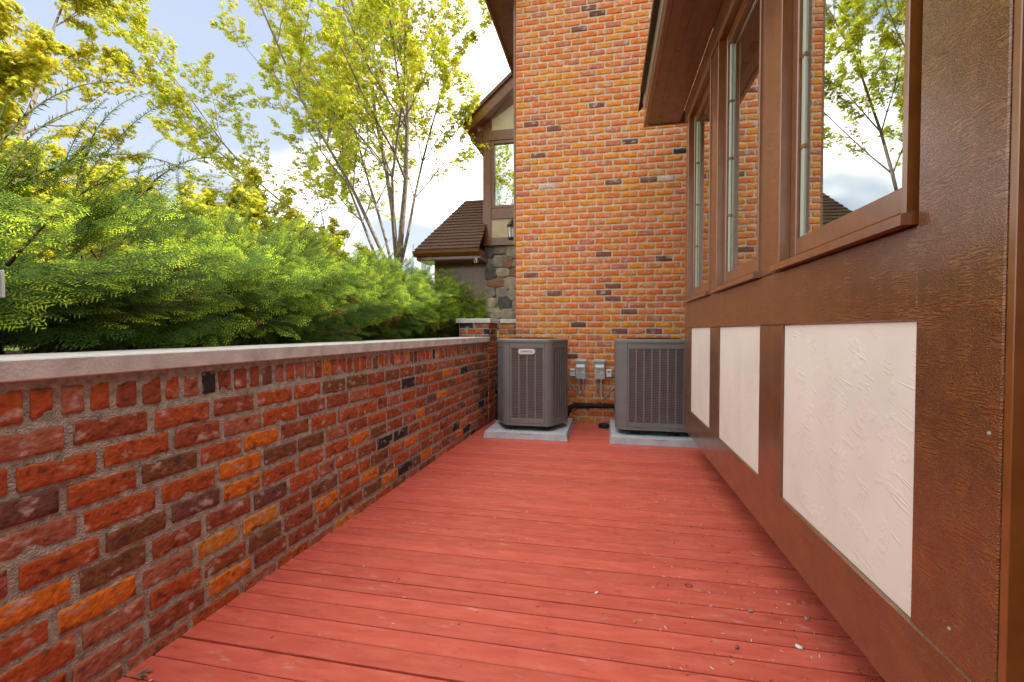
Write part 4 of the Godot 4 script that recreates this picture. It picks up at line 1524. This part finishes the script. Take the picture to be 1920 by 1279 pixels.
	for j in 120:
		var z := lerpf(0.4, -6.4, rng.randf())
		var k := rng.randi() % 4
		var x := rng.randf_range(-2.05, -2.8)
		sw[k].append(Transform3D(look(Vector3(rng.randf_range(-0.3, 0.5), rng.randf_range(0.5, 1.1), rng.randf_range(-1.0, 0.2)), rng.randf_range(-1, 1), rng.randf_range(0.35, 0.75)), Vector3(x, 1.66 + rng.randf_range(-0.1, 0.12), z)))
		var q := rng.randf_range(0.9, 1.5)
		stn[k].append(Color(q * 1.1, q, q * 0.8))
	for k in 4:
		copies(shoots[k], sw[k], stn[k], "leading_shoots", M.needle, h).set_meta("kind", "stuff")
	# stems and bare inner twigs
	var b := MB.new()
	for j in 260:
		var z := lerpf(0.8, -6.6, rng.randf())
		var p0 := Vector3(rng.randf_range(-2.15, -2.6), 1.03, z)
		var p2 := Vector3(rng.randf_range(-2.0, -2.6), rng.randf_range(1.3, 1.6), z + rng.randf_range(-0.3, 0.3))
		var p1 := p0.lerp(p2, 0.5) + Vector3(rng.randf_range(-0.06, 0.06), 0.05, rng.randf_range(-0.06, 0.06))
		var r0 := rng.randf_range(0.004, 0.014)
		b.tube(PackedVector3Array([p0, p1, p2]), PackedFloat32Array([r0, r0 * 0.7, r0 * 0.3]), 5, false)
	put(b.mesh(), "stems", M.twig, h).set_meta("kind", "stuff")

# palmate spring leaves hanging in a small bunch
func leaf_bunch(sd: int, size: float, count: int) -> ArrayMesh:
	var r := RandomNumberGenerator.new()
	r.seed = sd
	var b := MB.new()
	b.tinted = true
	var lobes := [[0.0, 0.06], [0.30, 0.34], [0.16, 0.50], [0.58, 0.62], [0.34, 0.72], [0.42, 1.05], [0.16, 0.86], [0.0, 1.25]]
	for k in count:
		var a := TAU * (k + r.randf_range(-0.3, 0.3)) / count
		var out := Vector3(cos(a), 0, sin(a))
		var droop := r.randf_range(0.2, 1.25)
		var d := (out * cos(droop) + Vector3.DOWN * sin(droop)).normalized()
		var s := out.cross(Vector3.UP).normalized()
		var w := (s + out * r.randf_range(-0.4, 0.4) + Vector3(0, r.randf_range(-0.4, 0.4), 0)).normalized()
		w = (w - d * w.dot(d)).normalized()
		var base := out * size * 0.35 + Vector3(0, r.randf_range(-0.02, 0.03), 0)
		var z := size * r.randf_range(0.7, 1.15)
		var nn := d.cross(w).normalized()
		if nn.y < 0:
			nn = -nn
		var tone := r.randf_range(0.8, 1.2)
		b.tint = Color(0.60, 0.57, 0.05) * tone
		if r.randf() < 0.14:
			b.tint = Color(0.62, 0.43, 0.09) * tone
		elif r.randf() < 0.35:
			b.tint = Color(0.44, 0.54, 0.045) * tone
		b.tint.a = 1.0
		for sgn in [-1.0, 1.0]:
			var mid := base + d * z * 0.5
			for j in lobes.size() - 1:
				var q0: Array = lobes[j]
				var q1: Array = lobes[j + 1]
				var fold := nn * (-0.06 * z)
				var p0: Vector3 = base + d * z * q0[1] * 0.8 + w * sgn * z * q0[0] + fold * q0[0] * 3.0
				var p1: Vector3 = base + d * z * q1[1] * 0.8 + w * sgn * z * q1[0] + fold * q1[0] * 3.0
				b.tri(mid, p0, p1, nn)
	return b.mesh()

class Growth:
	var b := MB.new()
	var limbs := MB.new()
	var tips := []
	var r := RandomNumberGenerator.new()

func grow(t: Growth, at: Vector3, dir: Vector3, len: float, rad: float, level: int, lift: float) -> void:
	var steps := 7 if level == 0 else 5
	var pts := PackedVector3Array([at])
	var rr := PackedFloat32Array([rad])
	var p := at
	var d := dir.normalized()
	var kids := []
	for k in steps:
		d = (d + Vector3(t.r.randf_range(-0.13, 0.13), t.r.randf_range(-0.06, 0.10) + lift, t.r.randf_range(-0.13, 0.13))).normalized()
		p += d * len / steps
		pts.append(p)
		rr.append(lerpf(rad, rad * (0.22 if level < 2 else 0.4), float(k + 1) / steps))
		if level < 3 and (k >= 1 or level > 0):
			kids.append([p, d, float(k + 1) / steps, rr[rr.size() - 1]])
	(t.b if level == 0 else t.limbs).tube(pts, rr, [7, 6, 4, 3][level], false)
	if level >= 2:
		for k in range(1, pts.size()):
			if level == 3 or k >= 2:
				t.tips.append(pts[k])
	if level >= 3:
		return
	for q in kids:
		var n: int = [2, 2, 1][level] if t.r.randf() < 0.85 else 1
		for j in n:
			var a := t.r.randf() * TAU
			var qd: Vector3 = q[1]
			var s := qd.cross(Vector3(cos(a), 0.2, sin(a))).normalized()
			var nd: Vector3 = (qd + s * t.r.randf_range(0.5, 0.95) + Vector3(0, 0.12, 0)).normalized()
			grow(t, q[0], nd, len * t.r.randf_range(0.30, 0.48) * (1.15 - 0.5 * q[2]), maxf(0.0035, q[3] * 0.55), level + 1, lift * 0.7)

func tree(called: String, label: String, at: Vector3, stems: Array, sd: int, keep: float, bunch: Array, size: float, tone: Color, group := "") -> void:
	var o := thing(called, label, "tree", at, group)
	var t := Growth.new()
	t.r.seed = sd
	for q in stems:
		# q: dx, dy, dz, length, radius, fork height
		var low := Vector3(q[0] * 0.12, q[5], q[2] * 0.12)
		t.b.tube(PackedVector3Array([Vector3(0, -0.1, 0) + Vector3(q[0], 0, q[2]) * 0.05, low * 0.5 + Vector3(q[0], 0, q[2]) * 0.06, low]), PackedFloat32Array([q[4] * 1.35, q[4] * 1.15, q[4]]), 8, false)
		grow(t, low, Vector3(q[0], q[1], q[2]), q[3], q[4], 0, 0.02)
	put(t.b.mesh(), "trunk", M.bark, o)
	put(t.limbs.mesh(), "limbs", M.bark, o)
	var where := []
	var tints := []
	for k in bunch.size():
		where.append([])
		tints.append(PackedColorArray())
	for p in t.tips:
		if t.r.randf() > keep:
			continue
		var k := t.r.randi() % bunch.size()
		var s := size * t.r.randf_range(0.7, 1.25)
		where[k].append(Transform3D(Basis.from_euler(Vector3(t.r.randf_range(-0.5, 0.5), t.r.randf() * TAU, t.r.randf_range(-0.5, 0.5))).scaled(Vector3(s, s, s)), p + Vector3(t.r.randf_range(-0.05, 0.05), t.r.randf_range(-0.06, 0.02), t.r.randf_range(-0.05, 0.05))))
		var q := t.r.randf_range(0.8, 1.15)
		tints[k].append(Color(tone.r * q * t.r.randf_range(0.9, 1.1), tone.g * q, tone.b * q))
	var crown := part("crown", o)
	for k in bunch.size():
		if where[k].size():
			copies(bunch[k], where[k], tints[k], "leaves", M.leaf, crown).set_meta("kind", "stuff")

func trees() -> void:
	var bunch := []
	for k in 5:
		bunch.append(leaf_bunch(700 + k, 0.075, 6))
	tree("maple_tree", "multi-stemmed maple with yellow-green spring leaves left of the gabled wing", Vector3(-4.35, 1.0, -9.0), [
		[-0.10, 1.0, -0.05, 7.4, 0.055, 1.7], [0.16, 1.0, 0.1, 6.8, 0.065, 1.3], [-0.32, 0.95, 0.2, 7.0, 0.042, 1.2], [-0.62, 0.85, -0.1, 6.6, 0.036, 1.0], [0.33, 0.9, -0.15, 5.6, 0.036, 1.4], [-0.95, 0.75, 0.2, 6.0, 0.03, 0.8], [0.02, 1.0, 0.45, 6.2, 0.036, 1.5], [-0.45, 0.95, -0.35, 6.8, 0.036, 1.2]], 31, 0.75, bunch, 0.8, Color(1.05, 1.08, 1))
	tree("maple_tree", "golden young maple at the upper left edge behind the hedge", Vector3(-8.2, 1.0, -4.5), [[0.12, 1.0, -0.1, 4.6, 0.05, 1.0], [-0.15, 1.0, 0.1, 4.6, 0.05, 0.9], [0.3, 0.9, 0.15, 3.0, 0.04, 0.7]], 47, 0.7, bunch, 0.8, Color(1.08, 1.0, 1.0))
	tree("maple_tree", "tall maple standing behind the viewer, mirrored in the far gable window", Vector3(-6.0, -0.32, 9.0), [[0.1, 1.0, 0.1, 8.5, 0.11, 1.8], [-0.3, 1.0, -0.2, 8.5, 0.1, 1.6], [0.4, 0.9, -0.1, 7.5, 0.09, 1.5]], 83, 0.4, bunch, 1.15, Color(0.9, 1.0, 1.0))
	var low := [
		["golden maple sapling behind the hedge, tallest of the low ones", Vector3(-7.8, 1.0, -7.0), 2.3, 51], ["yellow-green maple sapling touching the tall maple's left branches", Vector3(-6.5, 1.0, -7.5), 2.2, 53],
		["low yellow maple crown at the foot of the tall maple", Vector3(-6.9, 1.0, -10.0), 2.0, 57], ["golden sapling behind the arching yew shoots", Vector3(-6.7, 1.0, -5.0), 1.8, 59], ["low sapling below the golden maple at the left edge", Vector3(-6.3, 1.0, -4.0), 1.5, 61],
		["small yellow sapling between the tall maple and the shingled roof", Vector3(-5.2, 1.0, -8.6), 1.1, 67],
		["small yellow sapling just behind the middle of the hedge", Vector3(-4.86, 1.0, -6.5), 1.2, 71], ["small yellow sapling in front of the tall maple's stems", Vector3(-4.8, 1.0, -7.9), 1.2, 73], ["yellow-green sapling behind the hedge, right of the arching shoots", Vector3(-5.8, 1.0, -6.0), 1.6, 79]]
	for q in low:
		tree("maple_sapling", q[0], q[1], [[0.3, 0.9, 0.1, q[2], 0.03, 0.3], [-0.35, 0.85, -0.1, q[2], 0.03, 0.3], [0.05, 0.9, 0.4, q[2] * 0.9, 0.028, 0.3], [-0.1, 0.9, -0.4, q[2] * 0.9, 0.028, 0.3], [0.7, 0.6, -0.2, q[2] * 0.8, 0.025, 0.25], [-0.7, 0.6, 0.3, q[2] * 0.8, 0.025, 0.25]], q[3], 0.11 * q[2], bunch, 0.85, Color(1.05, 1.05, 1.0), "low maples behind the hedge")

# ---------------------------------------------------------------- litter
func litter() -> void:
	var bit := MB.new()
	bit.tinted = true
	bit.tint = Color(1, 1, 1)
	bit.cbox(Transform3D(), Vector3(0.011, 0.0016, 0.0026), 0.0005)
	var where := []
	var tints := PackedColorArray()
	var cols := [Color(0.55, 0.36, 0.2), Color(0.62, 0.5, 0.36), Color(0.16, 0.06, 0.03), Color(0.25, 0.10, 0.05), Color(0.7, 0.64, 0.52), Color(0.06, 0.03, 0.02)]
	for k in 1050:
		var x := rng.randf_range(-1.5, 0.95)
		if rng.randf() < 0.65:
			x = rng.randf_range(0.2, 0.95)
		var z := -5.4 + 4.5 * pow(rng.randf(), 0.8)
		var at_gap := rng.randf() < 0.4
		if at_gap:
			z = -5.665 + (roundf((z + 5.665) / 0.1003) + 0.5) * 0.1003 + rng.randf_range(-0.006, 0.006)
		var s := rng.randf_range(0.35, 1.3)
		where.append(Transform3D(Basis.from_euler(Vector3(rng.randf_range(-0.15, 0.15), rng.randf() * TAU, rng.randf_range(-0.2, 0.2))).scaled(Vector3(s, s, s * rng.randf_range(0.7, 1.4))), Vector3(x, 0.0018, z)))
		tints.append(cols[rng.randi() % cols.size()])
	var o := copies(bit.mesh(), where, tints, "deck_litter", M.litter, self)
	tag(o, "scattered needles, husks and chips on the red planks", "litter", "", "stuff")
	# larger pieces one can point at
	for q in [["pebble", "grey pebble on the planks close to the timbered bay", "pebble", 0.585, -1.995, 0.009, M.stone4], ["pebble", "dark acorn-sized pebble on the nearest planks", "pebble", 0.47, -1.755, 0.009, M.umber], ["acorn", "brown acorn lying in a plank joint", "acorn", 0.115, -1.83, 0.008, M.wall_amber], ["droppings", "white speck on the planks at middle front", "speck", -0.035, -2.0, 0.008, M.sticker], ["droppings", "white chip curled on the planks beside the bay", "speck", 0.69, -1.80, 0.011, M.sticker], ["pebble", "pale flat stone chip on the planks under the bay edge", "pebble", 0.79, -1.99, 0.010, M.stone0]]:
		var b := MB.new()
		var r := RandomNumberGenerator.new()
		r.seed = int(q[3] * 1000) + 5000
		var rows := [[0.0, 0.55], [0.35, 0.95], [0.75, 0.85], [1.0, 0.35]]
		var pts := []
		for k in rows.size():
			var ring := []
			for j in 8:
				var a := TAU * j / 8
				var rr: float = rows[k][1] * q[5] * (1.0 + 0.25 * sin(a * 2.0 + r.seed) + r.randf_range(-0.1, 0.1))
				ring.append(Vector3(cos(a) * rr * 1.25, rows[k][0] * q[5] * 0.8, sin(a) * rr))
			pts.append(ring)
		for k in rows.size() - 1:
			for j in 8:
				b.quad(pts[k][j], pts[k][(j + 1) % 8], pts[k + 1][(j + 1) % 8], pts[k + 1][j], pts[k][j] + Vector3(0, 0.2 * q[5] * (k - 0.7), 0))
		for j in 8:
			b.tri(pts[3][j], pts[3][(j + 1) % 8], Vector3(0, q[5] * 0.82, 0), Vector3.UP)
		top(b.mesh(), q[0], q[6], q[1], q[2], Transform3D(Basis(Vector3.UP, r.randf() * 6), Vector3(q[3], 0.0005, q[4])))
	# a dry leaf in the corner by the wall
	var b := MB.new()
	var lob := 5
	for k in lob:
		var a := -1.3 + 2.6 * k / (lob - 1)
		var d := Vector3(sin(a), 0, cos(a))
		var w := Vector3(cos(a), 0, -sin(a))
		var l: float = [0.026, 0.036, 0.042, 0.034, 0.024][k]
		var tip := d * l + Vector3(0, 0.010 - 0.004 * absf(k - 2), 0)
		b.quad(Vector3(0, 0.002, 0), d * l * 0.5 + w * 0.010 + Vector3(0, 0.005, 0), tip, d * l * 0.5 - w * 0.010 + Vector3(0, 0.009, 0), Vector3.UP)
	b.tube(PackedVector3Array([Vector3(0, 0.002, 0), Vector3(0.004, 0.004, -0.035)]), PackedFloat32Array([0.001, 0.0008]), 4)
	top(b.mesh(), "dry_leaf", mat(lin(0.30, 0.19, 0.13), 0.8, 0.3), "curled dry brown leaf on the deck against the brick wall", "leaf", Transform3D(Basis(Vector3.UP, 2.3), Vector3(-1.515, 0.004, -1.205)))
	# moss and dirt where the planks run under the bay
	var mo := []
	var mt := PackedColorArray()
	for k in 220:
		mo.append(Transform3D(Basis.from_euler(Vector3(rng.randf() * 3, rng.randf() * 6, rng.randf() * 3)).scaled(Vector3.ONE * rng.randf_range(0.25, 0.7)), Vector3(0.855 + rng.randf_range(-0.02, 0.06) , 0.003 + rng.randf() * 0.006, -1.70 + rng.randf_range(-0.035, 0.14))))
		mt.append([Color(0.05, 0.06, 0.015), Color(0.07, 0.04, 0.02), Color(0.03, 0.02, 0.012)][k % 3])
	var ms := copies(bit.mesh(), mo, mt, "moss_patch", M.litter, self)
	tag(ms, "small dark patch of moss and dirt on the planks under the bay", "moss", "", "stuff")
	# small pale plate in the hedge; the stake is added to hold it
	var g := thing("pale_plate", "pale grey plate on an added stake in the hedge at the left edge", "marker", Vector3(-1.90, 1.03, -1.062))
	b = MB.new()
	b.cbox(Transform3D(Basis(), Vector3(0, 0.265, 0)), Vector3(0.16, 0.085, 0.008), 0.003)
	put(b.mesh(), "plate", M.white_plastic, g)
	b = MB.new()
	b.tube(PackedVector3Array([Vector3(-0.04, 0, -0.007), Vector3(-0.04, 0.28, -0.007)]), PackedFloat32Array([0.005, 0.005]), 6)
	put(b.mesh(), "stake", M.galvanized, g)

# ---------------------------------------------------------------- sky
func cloud_cover() -> ImageTexture:
	var w := 1024
	var hgt := 512
	var im := Image.create(w, hgt, false, Image.FORMAT_RGBAF)
	var f := noise(0.9, 4, 3759)  # seed keeps blue sky in view; bright clouds out of view light the shade
	var g := noise(3.2, 5, 901)
	for y in hgt:
		var el := (0.5 - (y + 0.5) / hgt) * PI
		for x in w:
			if el < -0.02:
				im.set_pixel(x, y, Color(0, 0, 0, 0))
				continue
			var az := TAU * (x + 0.5) / w
			var d := Vector3(sin(az) * cos(el), sin(el), -cos(az) * cos(el))
			# clouds lie in a layer, so they crowd together near the horizon
			var q := d / (0.28 + maxf(d.y, 0.0))
			var c := f.get_noise_3d(q.x, 0.7, q.z) * 0.9 + g.get_noise_3d(q.x, 4.1, q.z) * 0.14
			var a := smoothstep(-0.12, 0.42, c + CLOUDY)
			im.set_pixel(x, y, Color(0.92, 0.82, 0.66, a))
	return ImageTexture.create_from_image(im)

const CLOUDY := 0.14

func _ready() -> void:
	rng.seed = 20240517
	# camera: 16 mm lens on full frame, 1.15 m above the deck
	var cam := Camera3D.new()
	cam.name = "camera"
	add_child(cam)
	cam.position = Vector3(0, 1.15, 0)
	cam.rotation = Vector3(deg_to_rad(-1.3), deg_to_rad(11.66), 0)
	cam.fov = rad_to_deg(2.0 * atan(639.5 / 853.0))
	cam.near = 0.02
	cam.far = 1500.0
	cam.current = true
	# sky, sun, exposure
	var sky := ProceduralSkyMaterial.new()
	sky.sky_top_color = lin(0.20, 0.245, 0.34)
	sky.sky_horizon_color = lin(0.36, 0.385, 0.43)
	sky.sky_curve = 0.22
	sky.ground_bottom_color = lin(0.12, 0.13, 0.09)
	sky.ground_horizon_color = lin(0.35, 0.37, 0.34)
	sky.sun_angle_max = 25.0
	sky.sky_cover = cloud_cover()
	var env := Environment.new()
	env.background_mode = Environment.BG_SKY
	env.sky = Sky.new()
	env.sky.sky_material = sky
	env.background_energy_multiplier = 1.0
	env.tonemap_mode = Environment.TONE_MAPPER_LINEAR
	env.tonemap_exposure = 2.75
	env.sdfgi_enabled = true
	env.ssao_enabled = true
	env.ssil_enabled = true
	var we := WorldEnvironment.new()
	we.name = "environment"
	we.environment = env
	add_child(we)
	var sun := DirectionalLight3D.new()
	sun.name = "sun"
	sun.light_energy = 1.1
	sun.light_angular_distance = 0.5
	sun.light_color = Color(1.0, 0.95, 0.86)
	sun.shadow_enabled = true
	var az := deg_to_rad(88.0)
	var el := deg_to_rad(45.0)
	var to_sun := Vector3(sin(az) * cos(el), sin(el), -cos(az) * cos(el))
	add_child(sun)
	sun.look_at_from_position(to_sun * 30.0, Vector3.ZERO)
	# scene
	make_materials()
	grounds()
	deck()
	retaining_wall()
	pier_and_return()
	brick_house()
	bay_house()
	wing()
	lantern()
	utilities()
	hedge()
	trees()
	litter()
